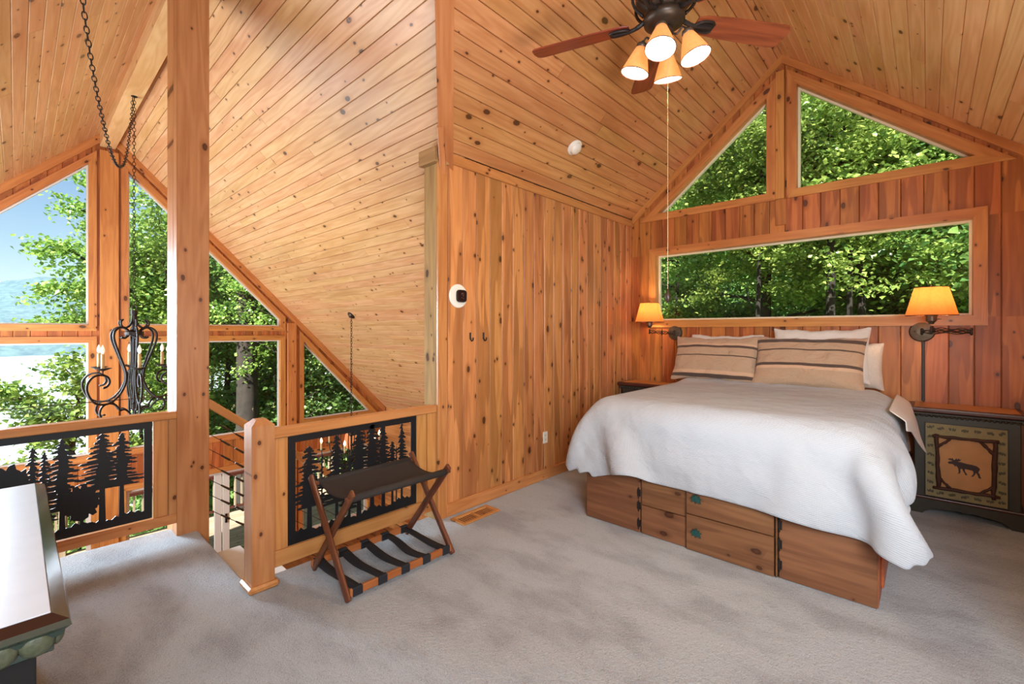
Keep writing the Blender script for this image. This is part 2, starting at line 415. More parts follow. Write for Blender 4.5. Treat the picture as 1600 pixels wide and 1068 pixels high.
# ---- planked surfaces
def clip(poly, a, b, c):
    """keep a*x+b*y<=c"""
    out = []
    for i in range(len(poly)):
        p, q = poly[i], poly[(i+1) % len(poly)]
        dp, dq = a*p[0]+b*p[1]-c, a*q[0]+b*q[1]-c
        if dp <= 1e-9: out.append(p)
        if (dp < -1e-9 and dq > 1e-9) or (dp > 1e-9 and dq < -1e-9):
            t = dp/(dp-dq); out.append((p[0]+(q[0]-p[0])*t, p[1]+(q[1]-p[1])*t))
    return out
def parea(p): return .5*sum(p[i][0]*p[(i+1) % len(p)][1]-p[(i+1) % len(p)][0]*p[i][1] for i in range(len(p)))
def subtract(poly, hole):
    if parea(hole) < 0: hole = hole[::-1]
    ed = []
    for i in range(len(hole)):
        p, q = hole[i], hole[(i+1) % len(hole)]; dx, dy = q[0]-p[0], q[1]-p[1]
        ed.append((dy, -dx, dy*p[0]-dx*p[1], abs(dy)))            # inside: a x+b y <= c
    ed.sort(key=lambda e: -e[3])                                   # edges across the boards first
    out, rem = [], poly
    for a, b, c, _ in ed:
        o = clip(rem, -a, -b, -c)
        if len(o) > 2 and abs(parea(o)) > 1e-5: out.append(o)
        rem = clip(rem, a, b, c)
        if len(rem) < 3: break
    return out

def planks(name, polys, O, A, N, wid, mat, parent, thick=.02, gap=.0035, bevel=.006, joints=0., seed=1, b0=None, breaks=()):
    """boards run along A; polys in (a, b) with b along B=N x A; front face on the plane"""
    O, A, N = Vector(O), Vector(A).normalized(), Vector(N).normalized(); B = N.cross(A)
    rng = random.Random(seed); cnt = 0
    lo = min(p[1] for q in polys for p in q); hi = max(p[1] for q in polys for p in q)
    b = lo if b0 is None else b0
    edges = [b]
    while edges[-1] < hi-1e-6:
        w_ = wid*rng.uniform(.94, 1.06) if joints >= 0 else wid
        nx = edges[-1]+w_
        for br in breaks:
            if edges[-1] < br-1e-6 and nx > br-.3*wid: nx = br
        edges.append(nx)
    for s0, s1 in zip(edges, edges[1:]):
        for poly in polys:
            st = clip(clip(poly, 0, 1, s1), 0, -1, -s0)
            if len(st) < 3 or abs(parea(st)) < 2e-4: continue
            amin, amax = min(p[0] for p in st), max(p[0] for p in st)
            cuts = [amin]
            if joints > 0:
                a = amin+rng.uniform(.3, 1)*joints
                while a < amax-.5: cuts.append(a); a += joints*rng.uniform(.7, 1.25)
            cuts.append(amax)
            for c0, c1 in zip(cuts, cuts[1:]):
                g = .0015
                bk = clip(clip(st, 1, 0, c1-(g if c1 < amax else 0)), -1, 0, -(c0+(g if c0 > amin else 0)))
                if len(bk) < 3 or abs(parea(bk)) < 1.5e-4: continue
                mid = clip(clip(bk, 0, 1, s1-gap/2), 0, -1, -(s0+gap/2))
                fr = clip(clip(bk, 0, 1, s1-bevel), 0, -1, -(s0+bevel))
                if len(mid) < 3 or abs(parea(mid)) < 1e-4: continue
                if len(fr) != len(mid) or abs(parea(fr)) < 1e-4: fr = mid
                ca = sum(p[0] for p in mid)/len(mid); cb = sum(p[1] for p in mid)/len(mid)
                n = len(mid)
                V = [(p[0]-ca, p[1]-cb, 0) for p in fr]+[(p[0]-ca, p[1]-cb, -bevel*.8) for p in mid]+[(p[0]-ca, p[1]-cb, -thick) for p in mid]
                F = [list(range(n))]+[(i, n+i, n+(i+1) % n, (i+1) % n) for i in range(n)]+[(n+i, 2*n+i, 2*n+(i+1) % n, n+(i+1) % n) for i in range(n)]
                if parea(mid) < 0: F = [f[::-1] for f in F]
                mesh_obj(name, V, F, mat, parent, frame(O+A*ca+B*cb, A, N)); cnt += 1
    return cnt

def slab(name, polys, O, A, N, d0, d1, mat, parent=None):
    """solid behind the plane from depth d0 to d1"""
    O, A, N = Vector(O), Vector(A).normalized(), Vector(N).normalized(); B = N.cross(A)
    V, F = [], []
    for p in polys:
        n = len(p); k = len(V)
        V += [tuple(O+A*a+B*b-N*d0) for a, b in p]+[tuple(O+A*a+B*b-N*d1) for a, b in p]
        f = [list(range(k, k+n)), list(range(k+2*n-1, k+n-1, -1))]+[(k+i, k+n+i, k+n+(i+1) % n, k+(i+1) % n) for i in range(n)]
        if parea(p) < 0: f = [x[::-1] for x in f]
        F += f
    return mesh_obj(name, V, F, mat, parent)

def inset(poly, d):
    if parea(poly) < 0: poly = poly[::-1]
    n = len(poly); L = []
    for i in range(n):
        p, q = poly[i], poly[(i+1) % n]; dx, dy = q[0]-p[0], q[1]-p[1]; l = math.hypot(dx, dy)
        L.append((dy/l, -dx/l, (dy*p[0]-dx*p[1])/l-d))
    out = []
    for i in range(n):
        a1, b1, c1 = L[i-1]; a2, b2, c2 = L[i]; D = a1*b2-a2*b1
        out.append(((c1*b2-c2*b1)/D, (a1*c2-a2*c1)/D))
    return out

def ring(name, outer, inner, O, A, N, z0, z1, mat, parent):
    """mitred boards between two matching polygons; one object per board"""
    O, A, N = Vector(O), Vector(A).normalized(), Vector(N).normalized(); B = N.cross(A); n = len(outer)
    for i in range(n):
        q = [outer[i], outer[(i+1) % n], inner[(i+1) % n], inner[i]]
        P = [O+A*a+B*b for a, b in q]; c = sum(P, Vector())/4
        fm = frame(c, P[1]-P[0], N); inv = fm.inverted()
        loc = [inv @ p for p in P]
        V = [(v.x, v.y, z1) for v in loc]+[(v.x, v.y, z0) for v in loc]
        F = [(0, 1, 2, 3), (7, 6, 5, 4)]+[(k, 4+k, 4+(k+1) % 4, (k+1) % 4) for k in range(4)]
        bm = bmesh.new(); vs = [bm.verts.new(v) for v in V]
        for f in F: bm.faces.new([vs[j] for j in f])
        bm_obj(name, bm, mat, parent, fm)

WN = [0]
def window(poly, O, A, N, depth, trim_w, mat, label, sash_mat, sash=.028, proud=.02):
    """poly = visible glass polygon; casing goes outward, jambs go in, sash and pane at depth"""
    if parea(poly) < 0: poly = poly[::-1]
    WN[0] += 1
    A_, N_ = Vector(A).normalized(), Vector(N).normalized(); B_ = N_.cross(A_)
    ca = sum(p[0] for p in poly)/len(poly); cb = sum(p[1] for p in poly)/len(poly)
    root = thing('window_%d' % WN[0], tuple(Vector(O)+A_*ca+B_*cb), label, 'window', kind='structure')
    hole = inset(poly, -sash)
    ring('casing_board', inset(hole, -trim_w), hole, O, A, N, -.001, proud, mat, root)
    ring('jamb_board', inset(hole, -.018), inset(hole, .002), O, A, N, -depth-.05, .004, mat, root)
    ring('sash_rail', inset(hole, .002), poly, O, A, N, -depth-.03, -depth+.008, sash_mat, root)
    P = inset(poly, -.004)
    slab('pane', [P], Vector(O)-N_*(depth+.006), A, N, 0, .006, M['glass'], root)
    return root, inset(hole, -.012)

# ================================================================ the house
XW, YB = -2.875, 5.475            # knotty wall plane, window wall plane
RX, RZ, MB_ = -1.137, 4.41, .835  # bedroom ridge
RY = .900                         # great room ridge
bedz = lambda x: RZ-MB_*abs(x-RX)
farz = lambda y: RZ+RY-y
nearz = lambda y: RZ-RY+y
yv = lambda x: RY+MB_*abs(x-RX)   # valley line in plan
XG, XR = -8.78, 2.2               # window gable of the great room, loft end wall
LOW = -2.75

# ---- loft floor (carpet on a joisted slab)
fl = [(-4.25, -3.6), (XR, -3.6), (XR, 2.44), (.6, 2.44), (.6, 5.5), (-2.99, 5.5), (-2.99, .93), (-4.25, .93)]
bm = bmesh.new(); vs = [bm.verts.new((x, y, 0)) for x, y in fl]; f = bm.faces.new(vs)
r = bmesh.ops.extrude_face_region(bm, geom=[f])
bmesh.ops.translate(bm, verts=[v for v in r['geom'] if isinstance(v, bmesh.types.BMVert)], vec=(0, 0, -.022))
te = [e for e in bm.edges if all(abs(v.co.z) < 1e-6 for v in e.verts)]
bmesh.ops.bevel(bm, geom=te, offset=.012, segments=3, affect='EDGES')
tag(bm_obj('floor', bm, M['carpet']), 'grey cut pile carpet covering the loft floor', 'floor', kind='structure')
sub = [[(-4.24, -3.6), (XR, -3.6), (XR, .92), (-4.24, .92)], [(-2.98, .92), (XR, .92), (XR, 5.5), (-2.98, 5.5)]]
slab('trim_1', sub, (0, 0, -.022), (1, 0, 0), (0, 0, 1), 0, .26, M['tread'])
tag(bpy.data.objects['trim_1'], 'pale painted edge of the loft floor above the stairs', 'trim', kind='structure')

# ---- knotty plank wall on the left of the bedroom
wl = slab('wall_left', [[(-.0, -5.60), (2.93, -5.60), (2.95, -2.27), (-.0, -2.27)], [(-3.0, -5.6), (0, -5.6), (0, -2.27), (-3.0, -2.27)]], (XW, 0, 0), (0, 0, 1), (1, 0, 0), .02, .155, M['wall'])
tag(wl, 'knotty pine plank wall left of the bed', 'wall', kind='structure')
planks('plank', [[(0, -YB), (2.955, -YB), (2.955, -2.352), (2.99, -2.272), (0, -2.272)]], (XW, 0, 0), (0, 0, 1), (1, 0, 0), .155, M['wall'], wl, joints=0, seed=3)
# end of that wall: corner board and the greyer post side seen from the loft
box('trim_2', (XW-.158, 2.250, 0), (XW+.004, 2.266, 2.83), M['postg'])
tag(bpy.data.objects['trim_2'], 'greyish pine end face of the knotty wall beside the railing', 'trim', kind='structure')
box('trim_3', (XW+.001, 2.252, 0), (XW+.021, 2.345, 2.90), M['rail'])
tag(bpy.data.objects['trim_3'], 'orange pine corner board at the railing end of the knotty wall', 'trim', kind='structure')
box('trim_4', (XW-.185, 2.215, 2.835), (XW+.026, 2.36, 2.955), M['postg'])
tag(bpy.data.objects['trim_4'], 'small pine block capping the wall end under the slope', 'trim', kind='structure')
beam('trim_5', (XW-.02, 2.34, 2.79), (XW+.16, 2.17, 3.06), .05, .12, M['trim'])
tag(bpy.data.objects['trim_5'], 'short dark raking block tucked behind the valley beam', 'trim', kind='structure')
# baseboard and frieze board
o = box('baseboard_left', (XW+.001, 2.345, .0), (XW+.019, YB, .105), M['rail'], bev=.004)
tag(o, 'pine baseboard along the knotty wall', 'baseboard', kind='structure')
o = box('trim_6', (XW+.001, 2.345, 2.862), (XW+.021, YB, 2.94), M['trim'], bev=.003)
tag(o, 'pine frieze board between knotty wall and ceiling', 'trim', kind='structure')

# ---- back wall with the wide window and two triangular windows; local a = z, b = -x
BO, BA, BN = (0, YB, 0), (0, 0, 1), (0, -1, 0)
def bxz(pts): return [(z, -x) for x, z in pts]       # b axis = N x A = (-1,0,0)
SC_ = 1.0
wide = bxz([(-2.52, 1.655), (.26, 1.655), (.26, 2.435), (-2.52, 2.435)])
triL = bxz([(-2.455, 3.0), (-1.305, 3.0), (-1.305, 3.962)])
triR = bxz([(-.985, 3.0), (.232, 3.0), (-.985, 4.015)])
wins = []
for poly, tw, lab, dp in ((wide, .085, 'long low window of woods above the bed head', .085),
                      (triL, .085, 'left triangular gable window full of leaves, nearer the knotty wall', .07),
                      (triR, .085, 'right triangular gable window showing leaves and bright sky', .07)):
    r_, h_ = window(poly, BO, BA, BN, dp, tw, M['trimr'], lab, M['cream'], sash=.022)
    wins.append(h_)
wallp = bxz([(XW, 0), (.6, 0), (.6, bedz(.6)), (RX, RZ), (XW, bedz(XW))])
pcs = [wallp]
for h in wins:
    nx = []
    for p in pcs: nx += subtract(p, h)
    pcs = nx
wb = slab('wall_back', pcs, BO, BA, BN, .02, .15, M['wallr'])
tag(wb, 'pine plank window wall behind the bed', 'wall', kind='structure')
planks('plank', pcs, BO, BA, BN, .152, M['wallr'], wb, joints=0, seed=5)
# casings thinner at the gable: rake trim along the ceiling, king mullion, sill band
def rake(name, x0, x1, hgt, proud, mat, off=0.):
    z0, z1 = bedz(x0)-off, bedz(x1)-off
    q = bxz([(x0, z0-.001), (x1, z1-.001), (x1, z1-hgt), (x0, z0-hgt)])
    P = [Vector((-b, YB, a)) for a, b in q]; c = sum(P, Vector())/4
    fm = frame(c, P[1]-P[0], BN); inv = fm.inverted(); loc = [inv @ p for p in P]
    V = [(v.x, v.y, proud) for v in loc]+[(v.x, v.y, -.001) for v in loc]
    F = [(0, 1, 2, 3), (7, 6, 5, 4)]+[(k, 4+k, 4+(k+1) % 4, (k+1) % 4) for k in range(4)]
    bm = bmesh.new(); vs = [bm.verts.new(v) for v in V]
    for f in F: bm.faces.new([vs[j] for j in f])
    return bm_obj(name, bm, mat, None, fm)
tag(rake('trim_7', XW+.02, RX, .085, .03, M['trimr']), 'raking pine trim under the left bedroom slope at the gable', 'trim', kind='structure')
tag(rake('trim_8', RX, .6, .085, .03, M['trimr']), 'raking pine trim under the right bedroom slope at the gable', 'trim', kind='structure')
o = box('trim_9', (RX-.06, YB-.024, 2.90), (RX+.02, YB-.001, RZ-.16), M['trimr'], along=2)
tag(o, 'upright pine board between the two triangular windows', 'trim', kind='structure')
o = box('trim_10', (-1.20, YB-.012, 2.62), (-1.1, YB-.0005, 2.89), M['wallr'], along=2)
tag(o, 'short upright pine board below the gable mullion', 'trim', kind='structure')

# ---- right bedroom wall and the loft walls behind the camera
wr = slab('wall_right', [[(0, 2.44), (bedz(.6), 2.44), (bedz(.6), 5.62), (0, 5.62)]], (.6, 0, 0), (0, 0, 1), (-1, 0, 0), 0, .12, M['wall'])
tag(wr, 'pine wall right of the bed beyond the moose cabinet', 'wall', kind='structure')
slab('wall_loft_end', [[(-3.0, -3.6), (0, -3.6), (0, 2.5), (-3.0, 2.5)], [(0, -3.6), (0, 2.5), (farz(2.5), 2.5), (RZ, RY), (nearz(-3.6), -3.6)]], (XR, 0, 0), (0, 0, 1), (-1, 0, 0), 0, .12, M['wall'])
tag(bpy.data.objects['wall_loft_end'], 'pine end wall of the loft behind the camera', 'wall', kind='structure')
slab('wall_alcove', [[(-3, -.6), (3.0, -.6), (3.0, -XR), (-3, -XR)]], (0, 2.44, 0), (0, 0, 1), (0, -1, 0), 0, .1, M['wall'])
tag(bpy.data.objects['wall_alcove'], 'pine wall beside the bedroom opening on the right', 'wall', kind='structure')
slab('wall_near', [[(-3.0, -XR), (nearz(-3.6)+.02, -XR), (nearz(-3.6)+.02, -XG), (-3.0, -XG)]], (0, -3.6, 0), (0, 0, 1), (0, 1, 0), 0, .12, M['wall'])
bpy.data.objects['wall_near'].data.transform(Matrix.Scale(-1, 4, (1, 0, 0)))
bpy.data.objects['wall_near'].data.flip_normals()
tag(bpy.data.objects['wall_near'], 'long low pine wall of the great room behind the camera', 'wall', kind='structure')
slab('wall_far', [[(-3.0, -XW+.1), (farz(5.475)+.03, -XW+.1), (farz(5.475)+.03, -XG), (-3.0, -XG)]], (0, YB, 0), (0, 0, 1), (0, -1, 0), 0, .12, M['wall'])
tag(bpy.data.objects['wall_far'], 'low eaves wall of the great room beyond the stairs', 'wall', kind='structure')
slab('wall_under_loft', [[(-3, -.9), (-.28, -.9), (-.28, 3.6), (-3, 3.6)]], (-4.0, 0, 0), (0, 0, 1), (-1, 0, 0), 0, .12, M['wall'])
bpy.data.objects['wall_under_loft'].data.transform(Matrix.Scale(-1, 4, (0, 1, 0)))
bpy.data.objects['wall_under_loft'].data.flip_normals()
tag(bpy.data.objects['wall_under_loft'], 'pine wall of the lower room beneath the loft edge', 'wall', kind='structure')

# ---- ceilings
s2 = math.sqrt(2)
# far great-room slope: a = x, b measured from the ridge down the slope. N = (0,-1,-1)/s2 ; B=NxA
NF = Vector((0, -1, -1)).normalized(); AF = Vector((1, 0, 0)); BF = NF.cross(AF)   # (0,-1,1)/s2 : upward
def fb(y): return -(y-RY)*s2
def farpoly(pts): return [(x, fb(y)) for x, y in pts]
yj = yv(XW)
polF = [farpoly([(XG, RY), (RX, RY), (XW, yj), (XG, yj)]), farpoly([(XG, yj), (XW-.02, yj), (XW-.02, 5.5), (XG, 5.5)]),
        farpoly([(RX, RY), (XR, RY), (XR, 2.44), (.6, yv(.6)), ])]
cf = slab('ceiling', [[(a, b) for a, b in p] for p in polF], (0, RY, RZ), AF, NF, .02, .16, M['ceil'])
tag(cf, 'great room pine ceiling slope running down towards the stairs', 'ceiling', kind='structure')
n1 = planks('plank', polF, (0, RY, RZ), AF, NF, .1085, M['ceil'], cf, thick=.022, joints=4.2, seed=11, bevel=.005, breaks=(fb(yj),))
# near slope
NN = Vector((0, 1, -1)).normalized(); BNn = NN.cross(AF)
def nb(y): return (Vector((0, y, nearz(y)))-Vector((0, RY, RZ))).dot(BNn)
polN = [[(XG, nb(RY)), (XR, nb(RY)), (XR, nb(-3.65)), (XG, nb(-3.65))]]
cn = slab('ceiling', polN, (0, RY, RZ), AF, NN, .02, .16, M['ceil'])
tag(cn, 'great room pine ceiling slope on the camera side of the ridge beam', 'ceiling', kind='structure')
n2 = planks('plank', polN, (0, RY, RZ), AF, NN, .1085, M['ceil'], cn, thick=.022, joints=4.2, seed=12, bevel=.005)
# bedroom slopes, boards along y
lenb = math.hypot(1, MB_)
NL = Vector((MB_, 0, -1)).normalized(); AY = Vector((0, 1, 0)); BL = NL.cross(AY)
def lb(x): return (Vector((x, 0, bedz(x)))-Vector((RX, 0, RZ))).dot(BL)
polL = [[(yv(RX), lb(RX)), (yv(XW), lb(XW)), (YB+.02, lb(XW)), (YB+.02, lb(RX))]]
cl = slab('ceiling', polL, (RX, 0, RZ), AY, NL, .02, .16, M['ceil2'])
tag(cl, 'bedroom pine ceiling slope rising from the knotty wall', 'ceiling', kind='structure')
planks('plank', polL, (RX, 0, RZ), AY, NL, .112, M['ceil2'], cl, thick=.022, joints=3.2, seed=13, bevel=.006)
NR = Vector((-MB_, 0, -1)).normalized(); BR = NR.cross(AY)
def rb(x): return (Vector((x, 0, bedz(x)))-Vector((RX, 0, RZ))).dot(BR)
polR = [[(yv(RX), rb(RX)), (yv(.6), rb(.6)), (YB+.02, rb(.6)), (YB+.02, rb(RX))]]
cr_ = slab('ceiling', polR, (RX, 0, RZ), AY, NR, .02, .16, M['ceil'])
tag(cr_, 'bedroom pine ceiling slope on the right above the moose cabinet', 'ceiling', kind='structure')
planks('plank', polR, (RX, 0, RZ), AY, NR, .112, M['ceil'], cr_, thick=.022, joints=3.2, seed=14, bevel=.006)
# outer roof decks over the slopes, added to close light leaks
def roof(polys, O, A, N, lab):
    tag(slab('roof', polys, O, A, N, .162, .24, M['dbody']), lab, 'roof', kind='structure')
roof([[(XG-.5, nb(RY+.2)), (XR+.2, nb(RY+.2)), (XR+.2, nb(-3.9)), (XG-.5, nb(-3.9))]], (0, RY, RZ), AF, NN, 'dark roof deck above the camera side of the great room')
roof([farpoly([(XG-.5, RY-.2), (RX+.2, RY-.2), (XW, yj), (XG-.5, yj)]), farpoly([(XG-.5, yj), (XW-.17, yj), (XW-.17, 5.9), (XG-.5, 5.9)]), farpoly([(RX-.2, RY-.2), (XR+.2, RY-.2), (XR+.2, 2.7), (.6, yv(.6))])], (0, RY, RZ), AF, NF, 'dark roof deck above the far slope of the great room')
roof([[(yv(RX)-.1, lb(RX+.2)), (yv(XW)+.2, lb(XW)), (yv(XW)+1.3, lb(XW-.45)), (YB+.45, lb(XW-.45)), (YB+.45, lb(RX+.2))]], (RX, 0, RZ), AY, NL, 'dark roof deck above the left bedroom slope')
roof([[(yv(RX)-.1, rb(RX-.2)), (yv(.6)-.1, rb(.6)), (yv(.6), rb(.95)), (YB+.45, rb(.95)), (YB+.45, rb(RX-.2))]], (RX, 0, RZ), AY, NR, 'dark roof deck above the right bedroom slope')

tag(box('roof', (RX-.16, RY-.05, RZ+.012), (RX+.16, YB+.5, RZ+.22), M['dbody']), 'dark filler block added along the bedroom ridge against a light leak', 'roof', kind='structure')  # filler added over the ridge gap where light came through
# valley beam between the two ceilings
def vpt(x, dz=0.): return Vector((x, yv(x), bedz(x)+dz))
vd = (vpt(RX)-vpt(XW)).normalized(); vs_ = Vector((vd.y, -vd.x, 0)).normalized()
p0 = vpt(XW-.02, -.045)-vd*.03; p1 = vpt(RX, -.045)
vfm = frame((p0+p1)/2, p1-p0, Vector((0, 0, 1))-vd*vd.z)
L_ = (p1-p0).length; bm = bbox_bm(L_, .115, .12, 0)
for v in bm.verts:
    if v.co.x < 0 and v.co.z < 0: v.co.x -= .035
o = bm_obj('trim_11', bm, M['trim'], None, vfm)
tag(o, 'pine valley beam where bedroom and great room ceilings meet', 'beam', kind='structure')

# ridge beam of the great room
o = box('trim_12', (XG+.01, RY-.085, 4.152), (RX-.1, RY+.085, RZ-.02), M['ceil'], bev=.003, along=0)
tag(o, 'long pine ridge beam of the great room', 'beam', kind='structure')
o = box('trim_21', (RX-.1, RY-.085, 4.152), (XR, RY+.085, RZ-.02), M['ceil'], bev=.003, along=0)
tag(o, 'pine ridge beam continuing over the loft', 'beam', kind='structure')

# big post at the stair head
pt = thing('trim_13', (-4.2, .9, 0), 'tall built-up pine post at the stair head', 'post', kind='structure')
box('post_timber', (-4.16, .795, -.3), (-4.055, 1.0, 4.15), M['post'], pt, bev=.004)
box('post_timber', (-4.36, .795, -2.75), (-4.162, 1.0, 4.15), M['post'], pt, bev=.004)

# ---- window gable of the great room : plane x = XG facing +X ; a = z, b = N x A = (1,0,0)x(0,0,1) = (0,-1,0) => b = -y
GO, GA, GN = (XG, 0, 0), (0, 0, 1), (1, 0, 0)
def gyz(pts): return [(z, -y) for y, z in pts]
cy = .914
rk = .335
def Zr(y): return min(farz(y), nearz(y))-rk
gw = []
def mir(pts): return [(2*cy-y, z) for y, z in pts][::-1]
upR = [(1.152, 1.61), (3.26, 1.61), (3.26, Zr(3.26)), (1.152, Zr(1.152))]
loR = [(1.152, -.24), (3.26, -.24), (3.26, 1.315), (1.152, 1.315)]
trR = [(3.728, -.17), (5.05, -.17), (3.728, Zr(3.728))]
drR = [(1.152, -2.62), (3.26, -2.62), (3.26, -.92), (1.152, -.92)]
drT = [(3.728, -2.3), (5.0, -2.3), (5.0, -.92), (3.728, -.92)]
specs = [(upR, 'upper great room window right of the central mullion, trees and trunk'), (mir(upR), 'upper great room window left of the central mullion, blue sky'),
         (loR, 'middle great room window right of the central mullion with big trunk'), (mir(loR), 'middle great room window left of the central mullion, white lake'),
         (trR, 'tall triangular great room window at the low end of the slope'), (mir(trR), 'tall triangular great room window out of frame at left')]
for pts, lab in specs:
    r_, h_ = window(gyz(pts), GO, GA, GN, .06, .085, M['trimr'], lab, M['white'], sash=.022, proud=.022); gw.append(h_)
for pts, lab in ((drR, 'glazed deck door below the right great room windows'), (mir(drR), 'glazed deck door below the left great room windows'), (drT, 'low square window beside the deck door'), (mir(drT), 'low square window at the far left corner')):
    r_, h_ = window(gyz(pts), GO, GA, GN, .06, .085, M['trimr'], lab, M['white'], sash=.05, proud=.022); gw.append(h_)
    if pts in (drR,):
        r_.name = 'door_1'
        for yy in (2.30, 2.42):
            box('door_stile', (XG-.07, yy-.05, -2.62), (XG-.03, yy+.05, -.92), M['white'], r_)
        box('door_handle', (XG-.03, 2.40, -1.75), (XG+.0, 2.43, -1.6), M['black'], r_)
gp = [gyz([(-3.65, LOW), (5.5, LOW), (5.5, farz(5.5)), (RY, RZ), (-3.65, nearz(-3.65))])]
for h in gw:
    nx = []
    for p in gp: nx += subtract(p, h)
    gp = nx
wg = slab('wall_gable', gp, GO, GA, GN, .02, .15, M['wallr'])
tag(wg, 'pine window gable of the great room facing the lake', 'wall', kind='structure')
planks('plank', gp, GO, GA, GN, .15, M['wallr'], wg, joints=0, seed=9)
# rake trims, central post boards, flank posts
def gbox(n, y0, z0, y1, z1, pr, lab, mat='trimr'):
    o = box(n, (XG+.001, y0, z0), (XG+pr, y1, z1), M[mat], along=2 if z1-z0 > y1-y0 else 1)
    return tag(o, lab, 'trim', kind='structure')
gbox('trim_14', .815, -2.7, 1.02, 4.1, .045, 'broad pine central post of the window gable')
gbox('trim_15', 3.40, -2.7, 3.56, farz(3.56)-.1, .045, 'pine post right of the second window bay in the gable')
gbox('trim_16', 2*cy-3.56, -2.7, 2*cy-3.40, nearz(2*cy-3.56)-.1, .045, 'pine post left of the window bays in the gable')
def grake(n, ya, yb, lab):
    za, zb = min(farz(ya), nearz(ya)), min(farz(yb), nearz(yb)); h = .13
    P = [Vector((XG, ya, za)), Vector((XG, yb, zb)), Vector((XG, yb, zb-h)), Vector((XG, ya, za-h))]
    c = sum(P, Vector())/4; fm = frame(c, P[1]-P[0], GN); inv = fm.inverted(); loc = [inv @ p for p in P]
    V = [(v.x, v.y, .04) for v in loc]+[(v.x, v.y, .001) for v in loc]
    F = [(0, 1, 2, 3), (7, 6, 5, 4)]+[(k, 4+k, 4+(k+1) % 4, (k+1) % 4) for k in range(4)]
    bm = bmesh.new(); vs = [bm.verts.new(v) for v in V]
    for f in F: bm.faces.new([vs[j] for j in f])
    return tag(bm_obj(n, bm, M['trimr'], None, fm), lab, 'trim', kind='structure')
grake('trim_17', RY, 5.45, 'raking pine trim on the right half of the window gable')
grake('trim_18', -3.6, RY, 'raking pine trim on the left half of the window gable')

# ---- lower room floor and deck outside
lf = slab('floor_lower', [[(XG, -3.6), (XR, -3.6), (XR, 5.5), (XG, 5.5)]], (0, 0, LOW-.02), (1, 0, 0), (0, 0, 1), .02, .15, M['lowfloor'])
tag(lf, 'oak floor of the great room below the loft', 'floor', kind='structure')
planks('floorboard', [[(XG, -3.6), (-4.1, -3.6), (-4.1, 5.47), (XG, 5.47)]], (0, 0, LOW), (1, 0, 0), (0, 0, 1), .13, M['lowfloor'], lf, joints=0, seed=21, bevel=.002)

dk = thing('deck', (-10.6, 2, -3.1), 'weathered outdoor deck beyond the lower glass doors', 'deck', kind='structure')
planks('deck_board', [[(-2.5, XG-.2-3.4), (6.0, XG-.2-3.4), (6.0, XG-.2), (-2.5, XG-.2)]][0:1] and [[(-2.5, 8.98), (6.0, 8.98), (6.0, 12.4), (-2.5, 12.4)]], (0, 0, -2.83), (0, 1, 0), (0, 0, 1), .145, M['deck'], dk, joints=0, seed=22, thick=.03, gap=.008, bevel=.002)
rl = thing('deck_railing', (-12.3, 2, -2.83), 'deck railing with dark cap and pale balusters outside', 'railing')
box('top_rail', (-12.36, -2.5, -1.95), (-12.24, 6, -1.88), M['maroon'], rl)
box('bottom_rail', (-12.33, -2.5, -2.74), (-12.27, 6, -2.68), M['maroon'], rl)
for k in range(58):
    y = -2.4+k*.145
    box('baluster', (-12.32, y, -2.69), (-12.28, y+.035, -1.95), M['deck'], rl, bev=0)
for y in (-2.5, 0.6, 3.3, 6.0):
    box('post', (-12.36, y-.05, -2.83), (-12.24, y+.05, -1.9), M['deck'], rl)

# ---- stairs going down beyond the newel
st = thing('staircase', (-3.5, .95, LOW), 'pale-treaded staircase descending from the loft', 'stairs')
nst = 13; rise, run = .2065, .262
for k in range(nst-1):
    z = -rise*(k+1); y0 = .925+k*run
    box('tread', (-4.05, y0, z-.035), (-3.09, y0+run+.025, z), M['tread'], st, bev=.006, along=0)
    box('riser', (-4.04, y0+run, z-rise), (-3.10, y0+run+.015, z-.035), M['tread'], st, along=0)
for nm, x in (('stringer', -4.075), ('stringer', -3.07)):
    beam(nm, (x, .93, -.33), (x, .93+12*run, -.33-12*rise), .035, .3, M['rail'], st)
sr = thing('stair_railing', (-4.1, 1.02, 0), 'stair handrail with slanting steel cables below it', 'railing')
sl = -.80
beam('handrail', (-4.10, .99, .955), (-4.10, 3.95, .955+sl*2.96), .05, .06, M['rail'], sr)
box('lower_post', (-4.15, 3.92, LOW), (-4.05, 4.02, -1.35), M['rail'], sr)
for k in range(7):
    z0 = .80-.117*k
    cb = bm_obj('cable', tube_bm([(-4.1, 1.0, z0+.03), (-4.1, 3.93, z0+.03+sl*2.93)], .0028, 6), M['bronze'], sr)
    for yy in (1.09, 1.19):
        bm_obj('turnbuckle', tube_bm([(-4.1, yy, z0+.03+sl*(yy-1)), (-4.1, yy+.06, z0+.03+sl*(yy-.94))], [.006, .009], 8), M['bronze'], cb)
cbl = bm_obj('cable', tube_bm([(-4.30, -3.5, 1.005), (-4.30, .79, 1.005)], .0028, 6), M['bronze'])
tag(cbl, 'thin steel cable stretched just above the left loft rail', 'cable')
bm = bmesh.new()
tube_bm([(-4.30, .66+.02*math.cos(a), 1.005+.018*math.sin(a)) for a in [2*PI*i/14 for i in range(14)]], .003, 6, bm, closed=True)
for a in (PI/2, -PI/2):
    tube_bm([(-4.30, .66, 1.005+.018*math.sin(a)), (-4.30, .66, 1.005+.034*math.sin(a))], .003, 6, bm)
bm_obj('turnbuckle', bm, M['bronze'], cbl)

